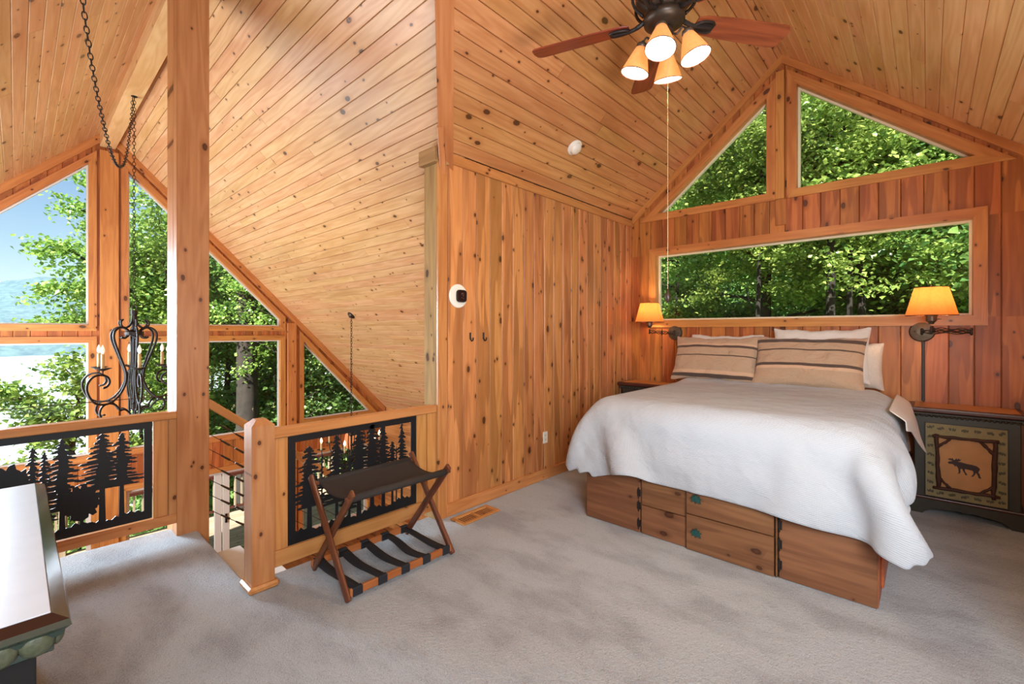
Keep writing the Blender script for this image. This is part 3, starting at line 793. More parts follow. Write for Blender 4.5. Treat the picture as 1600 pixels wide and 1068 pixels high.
# ================================================================ loft railings with tree panels
def conifer(h, wd, trunk_h, tiers, rng, top_w=.10, droop=.35):
    """outline of a flat conifer with ragged boughs, base centre at 0,0"""
    L, R = [], []
    for s, side in ((-1, L), (1, R)):
        side.append((s*wd*.06, 0)); side.append((s*wd*.045, trunk_h))
        z = trunk_h; core = .2
        while z < h-.012:
            f = 1-(z-trunk_h)/(h-trunk_h); env = wd*.5*(f**.75*(1-top_w)+top_w)
            dz = min(rng.uniform(.017, .040), h-z-.002); o = env*rng.choice((.55, .75, .95, 1.0, 1.12, .85)); c = env*rng.uniform(.18, .5)
            side.append((s*c, z)); side.append((s*o*.8, z-dz*.10)); side.append((s*o, z+dz*.12))
            side.append((s*o*.86, z+dz*.34)); side.append((s*o*.62, z+dz*.42)); side.append((s*o*.66, z+dz*.62)); side.append((s*c*.9, z+dz*.8))
            z += dz
        side.append((s*.0015, h))
    return L+R[::-1][1:]
def leafy(h, wd, trunk_h, rng):
    pts = [(-wd*.06, 0), (-wd*.05, trunk_h)]
    n = 48
    for k in range(n+1):
        a = -PI*.5-PI*.12-(2*PI-PI*.24)*k/n
        rr = 1+.10*math.sin(k*1.3)+rng.uniform(-.04, .05)
        if k % 2: rr *= .90
        pts.append((wd*.5*rr*math.cos(a), trunk_h+(h-trunk_h)*.5*(1+rr*math.sin(a))*.98))
    pts += [(wd*.05, trunk_h), (wd*.06, 0)]
    return pts
def bare(h, wd, rng):
    L = [(-.005, 0)]; R = []
    for k in range(9):
        z = h*(.35+.065*k); e = wd*.5*rng.uniform(.4, 1)*(1-k/11)
        L += [(-.004, z), (-e, z+.008), (-e*.9, z+.015), (-.004, z+.010)]
        e = wd*.5*rng.uniform(.4, 1)*(1-k/11)
        R += [(.004, z+.012), (e, z+.020), (e*.9, z+.027), (.004, z+.022)]
    return L+[(0, h)]+R[::-1]+[(.005, 0)] if False else L+[(0, h)]+[p for g in range(8, -1, -1) for p in R[g*4:g*4+4][::-1]]+[(.005, 0)]

def tree_panel(parent, x, y0, y1, z0, z1, trees, seed):
    rng = random.Random(seed); fw = .046
    fr = thing('tree_panel', (x, (y0+y1)/2, z0)); place(fr, Matrix.Translation((x, (y0+y1)/2, z0)), parent)
    fr['label'] = 'black metal panel cut into a row of trees'
    # one frame sheet: ring of four bars
    fm = frame((x, (y0+y1)/2, z0), (0, 1, 0), (1, 0, 0))        # local x = y, local y = z, local z = x
    W = (y1-y0)/2; H = z1-z0
    bm = bmesh.new()
    for a, b, c, d in ((-W+fw, 0, W-fw, .03), (-W+fw, H-fw, W-fw, H), (-W, 0, -W+fw, H), (W-fw, 0, W, H)):
        bmesh.ops.create_cube(bm, size=1, matrix=Matrix.Translation(((a+c)/2, (b+d)/2, 0)) @ Matrix.Diagonal((c-a, d-b, .006, 1)))
    bm_obj('frame', bm, M['black'], fr, fm)
    # jagged ground strip
    pts = [(-W+.01, .002)]; n = 46; up = []
    for k in range(n+1):
        xx = -W+.02+(2*W-.04)*k/n
        up.append((xx, fw+.012+(.022 if k % 2 else 0)*rng.uniform(.3, 1)+.012*math.sin(k*.5)))
    plate('ground_strip', [(W-.01, .002)]+up[::-1]+[(-W+.01, .002)], .0052, M['black'], fr, fm)
    for i, (yy, typ, h, wd, th) in enumerate(trees):
        if typ == 'c': wd *= 1.22
        if typ == 'c': o = conifer(h, wd, th, max(6, int((h-th)/.042)), rng)
        elif typ == 'l': o = leafy(h, wd, th, rng)
        else: o = bare(h, wd, rng)
        f2 = frame((x+.0006*(i % 3-1), yy, z0+.03), (0, 1, 0), (1, 0, 0))
        plate('tree_silhouette', [(a, b) for a, b in o], .0048, M['black'], fr, f2)
    return fr

XRL, XRR = -4.07, -2.90
lr = thing('loft_railing', (XRL, -1.3, 0), 'left pine loft railing with tree cut-out panel behind the pale cabinet', 'railing')
box('top_rail', (XRL-.06, -3.55, .862), (XRL+.035, .795, .915), M['rail'], lr, bev=.006)
box('bottom_rail', (XRL-.02, -3.55, .098), (XRL+.02, .795, .168), M['rail'], lr)
box('side_board', (XRL-.012, .66, .168), (XRL+.012, .745, .862), M['rail'], lr)
box('side_board', (XRL-.012, .747, .168), (XRL+.02, .795, .862), M['post'], lr)
box('inner_board', (XRL-.012, -.44, .168), (XRL+.012, -.30, .862), M['rail'], lr)
box('inner_board', (XRL-.012, -1.6, .168), (XRL+.012, -1.46, .862), M['rail'], lr)
tree_panel(lr, XRL, -.295, .655, .175, .860, [(.49, 'c', .60, .21, .24), (.39, 'c', .61, .26, .24), (.29, 'l', .30, .19, .06), (.20, 'c', .61, .22, .15), (.12, 'c', .54, .11, .10), (.07, 'c', .58, .12, .10), (-.03, 'l', .50, .22, .10), (-.16, 'c', .6, .2, .1)], 4)
tree_panel(lr, XRL, -1.455, -.445, .175, .860, [(-.6, 'c', .6, .2, .14), (-.8, 'l', .5, .24, .1), (-1.0, 'c', .62, .2, .1), (-1.2, 'c', .55, .16, .14)], 5)

rr_ = thing('loft_railing', (XRR, 1.6, 0), 'right pine loft railing with tree panel behind the luggage rack', 'railing')
box('top_rail', (XRR-.045, 1.02, .858), (XRR+.035, 2.25, .915), M['rail'], rr_, bev=.006)
box('bottom_rail', (XRR-.02, 1.02, .085), (XRR+.022, 2.25, .180), M['rail'], rr_)
box('side_board', (XRR-.012, 1.035, .180), (XRR+.012, 1.125, .858), M['rail'], rr_)
box('side_board', (XRR-.012, 2.075, .180), (XRR+.012, 2.165, .858), M['rail'], rr_)
box('side_board', (XRR-.012, 2.168, .180), (XRR+.022, 2.25, .858), M['rail'], rr_)
tp = tree_panel(rr_, XRR+.002, 1.127, 2.073, .182, .856, [(1.26, 'c', .56, .24, .17), (1.34, 'b', .52, .10, 0), (1.44, 'c', .60, .17, .15), (1.53, 'c', .44, .13, .08), (1.60, 'c', .63, .26, .12), (1.70, 'c', .63, .25, .16), (1.79, 'c', .61, .20, .14), (1.865, 'c', .48, .13, .16), (1.945, 'c', .60, .13, .15), (1.90, 'b', .45, .08, 0)], 8)
bm_obj('signature', tube_bm(spline([(XRR+.008, 1.435+.05*a, .262+.05*b) for a, b in ((0, .1), (.15, .3), (.1, .0), (.3, .25), (.45, .02), (.55, .28), (.7, .05), (.8, .35), (.95, .1), (1.1, .3))], 4), .0012, 5), M['white'], tp)

nw = thing('newel_post', (-2.9, .97, 0), 'square pine newel post with chamfered top at the stair opening', 'post')
bm = bbox_bm(.125, .125, .965, 0, c=(0, 0, .4825))
bmesh.ops.bevel(bm, geom=[e for e in bm.edges if all(v.co.z > .9 for v in e.verts)], offset=.035, segments=1, affect='EDGES')
# keep the grain vertical: rotate local x to world z
rot = frame((0, 0, 0), (0, 0, 1), (1, 0, 0)); bm.transform(rot.inverted())
bm_obj('shaft', bm, M['post'], nw, Matrix.Translation((-2.905, .97, .02)) @ rot)
bm = bbox_bm(.175, .165, .04, .012, c=(0, 0, .02)); bm_obj('base_trim', bm, M['rail'], nw, Matrix.Translation((-2.905, .97, 0)))

# ================================================================ bed
bed = thing('bed', (-1.12, 4.26, 0), 'pine captain\'s bed base with drawers and doors under a white duvet', 'bed')
X0, X1, Y0, Y1 = -2.047, -.197, 3.15, 5.38
box('side_panel', (X0, Y0, .0), (X0+.02, Y1, .56), M['beds'], bed)
box('side_panel', (X1-.02, Y0, .0), (X1, Y1, .56), M['beds'], bed)
box('base_frame', (X0+.02, Y0+.002, .02), (X1-.02, Y1, .56), M['bed'], bed)
def front(nm, xa, xb, za, zb, pr=.02):
    return box(nm, (xa+.003, Y0-pr, za), (xb-.003, Y0, zb), M['bed'], bed, bev=.003, along=0)
def hinge(x, z, par):
    bm = bmesh.new()
    for a, b, c_ in ((-.007, 0, .052), (.007, 0, .052)):
        bmesh.ops.create_cube(bm, size=1, matrix=Matrix.Translation((a, 0, 0)) @ Matrix.Diagonal((.012, .004, c_, 1)))
    tube_bm([(0, -.004, -.036), (0, -.004, .036)], .0045, 8, bm)
    lathe_bm([(0, .044), (.005, .038), (0, .034)], 8, bm, c=(0, -.004, 0)); lathe_bm([(0, -.034), (.005, -.038), (0, -.044)], 8, bm, c=(0, -.004, 0))
    bm_obj('hinge', bm, M['iron'], par, Matrix.Translation((x, Y0-.024, z)))
dl = front('cabinet_door', X0, -1.576, .004, .55)
for z in (.30, .205, .075): hinge(-1.584, z, dl)
front('drawer', -1.572, -1.236, .215, .55, .012); front('drawer', -1.572, -1.236, .004, .210, .018)
front('divider', -1.236, -1.228, .004, .55, .03)
dt = front('drawer', -1.230, -.690, .250, .55, .035); db = front('drawer', -1.230, -.690, .004, .244, .035)
front('divider', -.688, -.672, .004, .55, .03)
dr = front('cabinet_door', -.672, X1, .004, .55)
for z in (.325, .21, .085): hinge(-.664, z, dr)
leafp = [(0, -.03), (.006, -.012), (.03, -.026), (.024, -.006), (.036, .006), (.02, .008), (.022, .024), (.008, .016), (0, .034), (-.008, .016), (-.022, .024), (-.02, .008), (-.036, .006), (-.024, -.006), (-.03, -.026), (-.006, -.012)]
for d_, z in ((dt, .365), (db, .135)):
    k = plate('leaf_knob', leafp, .012, M['verdigris'], d_, frame((-1.155, Y0-.048, z), (1, 0, 0), (0, -1, 0)))
    k['label'] = 'blue-green metal leaf knob'
# side door recess on right flank
box('side_door', (X1, 3.3, .05), (X1+.014, 4.3, .5), M['beds'], bed)
MX0, MX1, MY0, MY1, MZ = -2.05, -.19, 3.17, 5.40, .90
o = bm_obj('mattress', bbox_bm(MX1-MX0, MY1-MY0, MZ-.56, .09, 4), M['mattress'], bed, Matrix.Translation(((MX0+MX1)/2, (MY0+MY1)/2, (MZ+.56)/2)))

# duvet: a small cloth simulation over the rounded mattress
def drape():
    xa, xb, ya, yb = -2.43, .20, 2.72, 5.02           # flat extents
    d = .048; nx = int((xb-xa)/d)+1; ny = int((yb-ya)/d)+1
    gx, gy = np.meshgrid(np.linspace(xa, xb, nx), np.linspace(ya, yb, ny), indexing='ij')
    th = math.radians(2.2)
    P = np.stack([gx, gy-np.clip((gx+1.2)/1.5, 0, 1)*np.clip((4.6-gy)/2, 0, 1)*.05, np.full_like(gx, .965)], -1)
    rs = np.random.RandomState(3)
    P[..., 2] += rs.rand(nx, ny)*.012
    V = np.zeros_like(P); dx = (xb-xa)/(nx-1); dy = (yb-ya)/(ny-1)
    inv = np.ones((nx, ny)); inv[(gx > -1.95) & (gx < -.3) & (gy > 4.9)] = 0.0
    c0 = np.array([(MX0+MX1)/2, (MY0+MY1)/2, .50]); R = .17
    hb = np.array([(MX1-MX0)/2+.035, (MY1-MY0)/2+.035, (MZ+.045)-.50])-R
    def con(sa, sb, rest, k=1.0):
        A, B = P[sa], P[sb]; D = B-A; L = np.linalg.norm(D, axis=-1); wa, wb = inv[sa], inv[sb]; ws = wa+wb+1e-9
        q = (k*(L-rest)/(L+1e-9)/ws)[..., None]*D
        P[sa] += q*wa[..., None]; P[sb] -= q*wb[..., None]
    S = slice
    def pairs(ax, st):
        n_ = nx if ax == 0 else ny; out = []
        for k in range(2*st) if st == 1 else range(2*st):
            if st == 1 and k > 1: break
            idx = np.arange(k, n_-st, 2*st) if st > 1 else np.arange(k, n_-1, 2)
            if st > 1: idx = np.array([i for i in range(n_-st) if (i // st) % 2 == (k // st) and i % st == k % st])
            if len(idx): out.append(((idx, idx+st)))
        return out
    cons = []
    for a, b in pairs(0, 1): cons.append((np.ix_(a, range(ny)), np.ix_(b, range(ny)), dx, 1.))
    for a, b in pairs(1, 1): cons.append((np.ix_(range(nx), a), np.ix_(range(nx), b), dy, 1.))
    dg = math.hypot(dx, dy)
    for i0 in (0, 1):
        for j0 in (0, 1):
            a = np.arange(i0, nx-1, 2); b = np.arange(j0, ny-1, 2)
            cons.append((np.ix_(a, b), np.ix_(a+1, b+1), dg, .35)); cons.append((np.ix_(a+1, b), np.ix_(a, b+1), dg, .35))
    for a, b in pairs(0, 3): cons.append((np.ix_(a, range(ny)), np.ix_(b, range(ny)), dx*3, .16))
    for a, b in pairs(1, 3): cons.append((np.ix_(range(nx), a), np.ix_(range(nx), b), dy*3, .16))
    dt_ = .016
    for step in range(330):
        V[..., 2] -= 9.8*dt_; V *= .985
        Q = P.copy(); P += V*dt_*inv[..., None]
        for it in range(14):
            for c in cons: con(*c)
            L = P-c0; q = np.abs(L)-hb; m = np.maximum(q, 0); ln = np.linalg.norm(m, axis=-1)
            sd_ = ln+np.minimum(q.max(-1), 0)-R
            inside = sd_ < 0
            nrm = np.where((ln > 1e-6)[..., None], m/(ln+1e-9)[..., None]*np.sign(L), 0)
            deep = inside & (ln <= 1e-6)
            am = q.argmax(-1); ax = np.eye(3)[am]*np.sign(L)
            nrm = np.where(deep[..., None], ax, nrm)
            P -= np.where(inside[..., None], nrm*sd_[..., None], 0)
            # bed base front and floor
            lo = (P[..., 2] < .56) & (P[..., 1] > 3.09) & (P[..., 0] > -2.10) & (P[..., 0] < -.14)
            fr = lo & (P[..., 1] < 3.3); P[..., 1] = np.where(fr, 3.09, P[..., 1])
            lt = lo & (P[..., 0] < -1.9) & ~fr; P[..., 0] = np.where(lt, -2.10, P[..., 0])
            rt = lo & (P[..., 0] > -.4) & ~fr; P[..., 0] = np.where(rt, -.14, P[..., 0])
        V = (P-Q)/dt_
        con_fr = np.abs(sd_) < .006
        V[con_fr] *= .55
    return P, nx, ny, dx, dy
P, nx, ny, dx, dy = drape()
#print('hem z', P[::8, 0, 2].round(2), 'front y', P[::8, 0, 1].round(2), 'right', P[-1, ::8].round(2).tolist())
V = P.reshape(-1, 3).tolist()
def keepc(i, j):
    x, y = (i+.5)*dx, (j+.5)*dy; W_ = (nx-1)*dx
    for cx_, r_ in ((x, .48), (W_-x, .28)):
        if cx_ < r_ and y < r_ and math.hypot(r_-cx_, r_-y) > r_: return False
    return True
F = [(i*ny+j, (i+1)*ny+j, (i+1)*ny+j+1, i*ny+j+1) for i in range(nx-1) for j in range(ny-1) if keepc(i, j)]
du = mesh_obj('duvet', V, F, M['duvet'], None, None, smooth=True)
uvl = du.data.uv_layers.new(name='UVMap')
li = np.zeros(len(du.data.loops), dtype=np.int32); du.data.loops.foreach_get('vertex_index', li)
uvs = np.stack([(li//ny)*dx, (li % ny)*dy], -1).astype(np.float32).ravel(); uvl.data.foreach_set('uv', uvs)
md = du.modifiers.new('thick', 'SOLIDIFY'); md.thickness = .022; md.offset = 1
md = du.modifiers.new('sub', 'SUBSURF'); md.levels = 2; md.render_levels = 2
tag(du, 'white waffle-weave duvet draped over the bed', 'duvet')

# lining corner of the top sheet that hangs on the right side of the bed
g = []
na, nb2 = 14, 10
for i in range(na):
    for j in range(nb2):
        s, t = i/(na-1), j/(nb2-1)
        y = 4.05+1.08*s; drop = t*(.10+.24*math.exp(-((s-.5)/.24)**2))
        xx = -.20+.085*min(1, t*3)+.10*t*math.exp(-((s-.5)/.3)**2)+.008*math.sin(s*17)*t
        g.append((xx, y-.0*t, .955-drop-.03*min(1, t*3)))
Fg = [(i*nb2+j, (i+1)*nb2+j, (i+1)*nb2+j+1, i*nb2+j+1) for i in range(na-1) for j in range(nb2-1)]
sh = mesh_obj('sheet', g, Fg, M['sheet'], None, None, smooth=True)
md = sh.modifiers.new('sub', 'SUBSURF'); md.levels = md.render_levels = 2
md = sh.modifiers.new('thick', 'SOLIDIFY'); md.thickness = .006
tag(sh, 'beige sheet corner folded over the right side of the bed', 'sheet')

# pillows
def pillow(name, wd, ht, th, mat, loc, lean, rz, seed, label, flange=.0, roll=0.):
    rng = np.random.RandomState(seed); n, m = 34, 24; V = []; F = []
    ph = rng.rand(8)*6
    for s in (1, -1):
        for i in range(n+1):
            for j in range(m+1):
                u = -1+2*i/n; v = -1+2*j/m
                ex = wd/2*u*(1-.06*(1-v*v)*abs(u)**3); ey = ht/2*v*(1-.12*(1-u*u)**.8*abs(v)**3)
                t = max(0, (1-abs(u)**3.2))**.55*max(0, (1-abs(v)**2.6))**.6
                wr = 1+.05*math.sin(7*u+ph[0]+3*v)+.045*math.sin(11*v+5*u+ph[1])+.03*math.sin(17*u-9*v+ph[6])
                edge = (.005*math.sin(9*u+ph[2])+.002*math.sin(31*u+ph[4]))*abs(v)**6+(.005*math.sin(8*v+ph[3])+.002*math.sin(27*v+ph[5]))*abs(u)**6
                V.append((ex, ey+edge-.0*v, s*(th/2*t*wr+.002)+edge))
    k = (n+1)*(m+1)
    for i in range(n):
        for j in range(m):
            a = i*(m+1)+j; F.append((a, a+m+1, a+m+2, a+1)); F.append((k+a, k+a+1, k+a+m+2, k+a+m+1))
    bd = [i*(m+1) for i in range(n+1)]+[n*(m+1)+j for j in range(1, m+1)]+[i*(m+1)+m for i in range(n-1, -1, -1)]+[j for j in range(m-1, 0, -1)]
    for a, b in zip(bd, bd[1:]+bd[:1]): F.append((b, a, k+a, k+b))
    Mx = Matrix.Translation(loc) @ Matrix.Rotation(rz, 4, 'Z') @ Matrix.Rotation(PI/2-lean, 4, 'X') @ Matrix.Rotation(roll, 4, 'Z')
    o = mesh_obj(name, V, F, mat, None, Mx, smooth=True)
    o.modifiers.new('sub', 'SUBSURF').levels = 1
    return tag(o, label, 'pillow')
pillow('pillow', .88, .52, .17, M['shamL'], (-1.695, 5.06, 1.205), .38, .0, 1, 'striped tan pillow on the left, dark stripe along its lower edge')
pillow('pillow', .91, .54, .19, M['shamR'], (-.845, 5.03, 1.205), .42, -.02, 2, 'striped tan pillow on the right of the bed with two dark stripes')
pillow('pillow', .76, .48, .17, M['pwhite'], (-1.65, 5.26, 1.235), .22, 0, 3, 'white pillow mostly hidden behind the left striped pillow')
pillow('pillow', .80, .54, .17, M['pwhite'], (-.78, 5.25, 1.27), .20, 0, 4, 'white pillow standing behind the right striped pillow')
pillow('pillow', .62, .44, .18, M['sheet'], (-.60, 5.31, 1.175), .12, 0.1, 5, 'pale patterned pillow poking out at the right edge')

# ================================================================ moose cabinet and the left nightstand
def nightstand(loc, label, full=True):
    t = thing('nightstand', loc, label, 'cabinet'); W, D = .60, .36
    T = lambda x, y, z: (loc[0]+x, loc[1]+y, loc[2]+z)
    B_ = lambda n, lo, hi, m, par=t, **k: box(n, T(*lo), T(*hi), m, par, **k)
    B_('body', (-W/2, -D/2, .13), (W/2, D/2, .81), M['greenpaint'], bev=.004)
    B_('cornice', (-W/2-.022, -D/2-.022, .812), (W/2+.022, D/2, .832), M['greenpaint'], bev=.006)
    bm = bmesh.new()
    for k in range(22):
        x = -W/2-.012+(W+.024)*k/21
        bmesh.ops.create_uvsphere(bm, u_segments=8, v_segments=5, radius=.0135, matrix=Matrix.Translation((x, -D/2-.012, .808)))
    bm_obj('beading', bm, M['greenpaint'], t, Matrix.Translation(loc))
    B_('top', (-W/2-.04, -D/2-.042, .834), (W/2+.04, D/2+.005, .872), M['maroon'], bev=.014, seg=3)
    B_('top_inlay', (-W/2+.0, -D/2-.004, .8722), (W/2-.0, D/2-.03, .8745), M['trim'], bev=.001)
    # plinth with shaped feet
    pl = [(-W/2-.02, .125), (-W/2-.02, 0), (-W/2+.05, 0), (-W/2+.065, .02), (-W/2+.10, .045), (-W/2+.16, .055), (-.03, .065), (.0, .055), (.03, .065), (W/2-.16, .055), (W/2-.10, .045), (W/2-.065, .02), (W/2-.05, 0), (W/2+.02, 0), (W/2+.02, .125)]
    plate('plinth', pl, .02, M['greenpaint'], t, frame(T(0, -D/2-.012, 0), (1, 0, 0), (0, -1, 0)))
    for s in (-1, 1):
        B_('plinth_side', (s*(W/2+.01)-.01, -D/2, 0), (s*(W/2+.01)+.01, D/2, .125), M['greenpaint'])
    B_('base_moulding', (-W/2-.028, -D/2-.028, .122), (W/2+.028, D/2, .142), M['maroon'], bev=.007, seg=2)
    dr_ = B_('door', (-.232, -D/2-.008, .150), (.232, -D/2, .748), M['mushroom'], bev=.002)
    yF = -D/2-.0085
    fmF = lambda x, z, dy=0.: frame(T(x, yF-dy, z), (1, 0, 0), (0, -1, 0))
    bm = bmesh.new()
    for a, b, c_, d_ in ((-.236, .146, -.230, .752), (.230, .146, .236, .752), (-.236, .146, .236, .151), (-.236, .747, .236, .752)):
        bmesh.ops.create_cube(bm, size=1, matrix=Matrix.Translation(((a+c_)/2, yF, (b+d_)/2)) @ Matrix.Diagonal((c_-a, .006, d_-b, 1)))
    bm_obj('door_bead', bm, M['dbody'], dr_, Matrix.Translation(loc))
    oc = [(-.165, -.20), (.165, -.20), (.165, .20), (-.165, .20)]
    plate('painted_panel', oc, .002, M['tanpaint'], dr_, fmF(0, .44, .001))
    # pine-cone sprigs painted in the border
    rng = random.Random(5); V = []; Fs = []
    def ell(cx, cz, a, b, r_):
        k = len(V)
        for q in range(8):
            x = a*math.cos(q*PI/4); z = b*math.sin(q*PI/4); V.append((cx+x*math.cos(r_)-z*math.sin(r_), yF-.0008-.0001*(len(Fs) % 5), cz+x*math.sin(r_)+z*math.cos(r_)))
        Fs.append(tuple(range(k, k+8)))
    spots = [(-.2, .19+.075*i) for i in range(8)]+[(.2, .19+.075*i) for i in range(8)]+[(-.14+.07*i, .71) for i in range(5)]+[(-.14+.07*i, .185) for i in range(5)]
    for cx, cz in spots:
        r0 = rng.uniform(-.5, .5)
        for i in range(5):
            ell(cx+(i-2)*.008*math.cos(r0)+rng.uniform(-.003, .003), cz+(i-2)*.008*math.sin(r0)+rng.uniform(-.003, .003), .005, .014*(1-.12*abs(i-2)), r0+rng.uniform(-.4, .4))
    mesh_obj('painted_sprigs', V, Fs, M['leafprint'], dr_, Matrix.Translation(loc))['kind'] = 'stuff'
    # twig frame
    def twig(p, q, r0, sd):
        rg = random.Random(sd); n = 9; pts = []
        for i in range(n+1):
            f = i/n; pts.append((p[0]+(q[0]-p[0])*f+rg.uniform(-.003, .003), yF-.010, p[1]+(q[1]-p[1])*f+rg.uniform(-.003, .003)))
        rr = [r0*rg.uniform(.8, 1.25) for _ in pts]
        bm_obj('twig', tube_bm(pts, rr, 8), M['twig'], dr_, Matrix.Translation(loc), smooth=True)
    twig((-.15, .215), (-.165, .665), .014, 1); twig((.155, .205), (.165, .66), .015, 2)
    twig((-.185, .645), (.185, .650), .0125, 3); twig((-.185, .228), (.19, .232), .0125, 4)
    twig((-.155, .56), (-.075, .645), .010, 5); twig((.16, .55), (.08, .645), .011, 6)
    twig((-.155, .32), (-.08, .235), .010, 7); twig((.16, .31), (.085, .235), .010, 8)
    # moose silhouette (x, z) facing left
    mo = [(-.098, .002), (-.092, .012), (-.078, .016), (-.070, .022), (-.092, .026), (-.098, .036), (-.088, .033), (-.086, .044), (-.078, .034), (-.072, .046), (-.066, .034), (-.060, .028), (-.055, .034), (-.048, .048), (-.044, .034), (-.034, .048), (-.030, .036), (-.020, .044), (-.024, .032), (-.034, .024), (-.044, .020),
          (-.020, .018), (.010, .012), (.040, .010), (.066, .004), (.080, -.008), (.084, -.018), (.078, -.030), (.074, -.044), (.082, -.054), (.084, -.070), (.092, -.088), (.076, -.086), (.072, -.070), (.066, -.056), (.060, -.048), (.058, -.060), (.050, -.074), (.044, -.082), (.034, -.082), (.044, -.068), (.048, -.052), (.044, -.036),
          (.020, -.032), (.0, -.030), (.0, -.048), (.008, -.062), (.014, -.076), (.002, -.078), (-.002, -.064), (-.010, -.050), (-.014, -.036), (-.020, -.030), (-.026, -.040), (-.024, -.056), (-.028, -.072), (-.042, -.076), (-.036, -.066), (-.036, -.052), (-.038, -.034), (-.044, -.020), (-.050, -.014), (-.056, -.024), (-.062, -.010), (-.074, -.004), (-.090, -.006)]
    plate('moose_silhouette', mo, .002, M['moose'], dr_, fmF(.0, .44, .003))
    return t
nightstand((.215, 5.262, 0), 'dark olive painted cabinet with moose on its door, right of the bed')
nightstand((-2.50, 5.262, 0), 'matching dark cabinet left of the bed, only its top corner showing')

# ================================================================ pale topped cabinet at lower left
cb = thing('cabinet', (-2.3, -.17, 0), 'pale-topped dark cabinet with carved edge at the lower left', 'cabinet')
CX0, CX1, CY0, CY1 = -3.06, -1.575, -.45, .095
prof = [(.0, .80), (.030, .785), (.034, .770), (.022, .758), (.018, .745)]       # outward from inner edge
def rect(o_, z): return [(CX0-o_+.034, CY0-o_+.034, z), (CX1+o_-.034, CY0-o_+.034, z), (CX1+o_-.034, CY1+o_-.034, z), (CX0-o_+.034, CY1+o_-.034, z)]
V, F = [], []
for o_, z in prof: V += rect(o_, z)
for k in range(len(prof)-1):
    for i in range(4): F.append((4*k+i, 4*(k+1)+i, 4*(k+1)+(i+1) % 4, 4*k+(i+1) % 4))
F.append((3, 2, 1, 0)); F.append(tuple(range(4*(len(prof)-1), 4*len(prof))))
fmm = []
for k in range(len(prof)-1):
    for i in range(4): fmm.append(0 if (k == 0 and i in (0, 1, 3)) else 1)  # far-side bevel coloured green to paint in its reflection
fmm += [1, 1]
bmx = mesh_obj('top_moulding', V, F, None, cb, None, mats=[M['dedge'], M['dgreen']], fmat=fmm)
box('top', (CX0+.036, CY0+.036, .799), (CX1-.036, CY1-.036, .8025), M['dtop'], cb, bev=.001)
box('carved_band', (CX0+.03, CY0+.03, .705), (CX1-.03, CY1-.03, .745), M['dgreen'], cb)
for side in ('x', 'y'):
    n = 8 if side == 'y' else 22
    bm = bmesh.new()
    for k in range(n):
        f = (k+.5)/n
        if side == 'y': c_ = (CX1-.026, CY0+.03+(CY1-CY0-.06)*f, .742); R_ = (.018, (CY1-CY0-.06)/n*.56, .034)
        else: c_ = (CX0+.03+(CX1-CX0-.06)*f, CY1-.026, .742); R_ = ((CX1-CX0-.06)/n*.56, .018, .034)
        bmesh.ops.create_uvsphere(bm, u_segments=12, v_segments=8, radius=1, matrix=Matrix.Translation(c_) @ Matrix.Diagonal((*R_, 1)))
    bm_obj('scallop_carving', bm, M['dcarve'], cb, None, smooth=True)
box('body', (CX0+.06, CY0+.06, .0), (CX1-.075, CY1-.06, .706), M['dbody'], cb)
box('plinth', (CX0+.045, CY0+.045, .0), (CX1-.06, CY1-.045, .07), M['dgreen'], cb)

# ================================================================ luggage rack
lg = thing('luggage_rack', (-2.6, 1.6, 0), 'folding wooden luggage rack with dark canvas top', 'luggage rack')
xf, xb_, ya, yb = -2.345, -2.845, 1.235, 1.975
for y, s in ((ya, 1), (yb, -1)):
    for k, (p, q) in enumerate((((xf, y, .012), (xb_+.02, y, .605)), ((xb_, y+.028*s, .012), (xf-.005, y+.028*s, .605)))):
        beam('leg', p, q, .026 if 1 else .02, .046, M['rack'], lg, up=(1, 0, 0), bev=.008)
    bm = tube_bm([((xf+xb_)/2+.003, y-.02*s, .315), ((xf+xb_)/2+.003, y+.05*s, .315)], .006, 10)
    bm_obj('pivot_bolt', bm, M['pewter'], lg)
tfx, tbx, tz = xf-.035, xb_+.052, .560
for nm, x in (('top_bar', tfx), ('top_bar', tbx)):
    beam(nm, (x, ya-.0, tz), (x, yb, tz), .03, .022, M['rack'], lg)
bars = []
for x, z in ((xf-.012, .052), (xb_+.012, .052)):
    bars.append(beam('lower_bar', (x, ya+.01, z), (x, yb-.01, z), .02, .042, M['rackl'], lg))
# canvas seat
V, F = [], []; nu, nv = 18, 14
for i in range(nu+1):
    for j in range(nv+1):
        s, t = i/nu, j/nv; x = tfx+(tbx-tfx)*s; y = ya+.035+(yb-ya-.07)*t
        sag = .065*(1-(2*s-1)**2)*(1-.25*(2*t-1)**2)
        V.append((x, y, tz+.014-sag+.003*math.sin(9*t+4*s)))
F = [(i*(nv+1)+j, i*(nv+1)+j+1, (i+1)*(nv+1)+j+1, (i+1)*(nv+1)+j) for i in range(nu) for j in range(nv)]
o = mesh_obj('canvas_seat', V, F, M['canvas'], lg, None, smooth=True); o.modifiers.new('t', 'SOLIDIFY').thickness = .004
for x in (tfx, tbx):
    bm = tube_bm([(x, ya+.034, tz), (x, yb-.034, tz)], .021, 12); bm_obj('canvas_sleeve', bm, M['canvas'], lg, smooth=True)
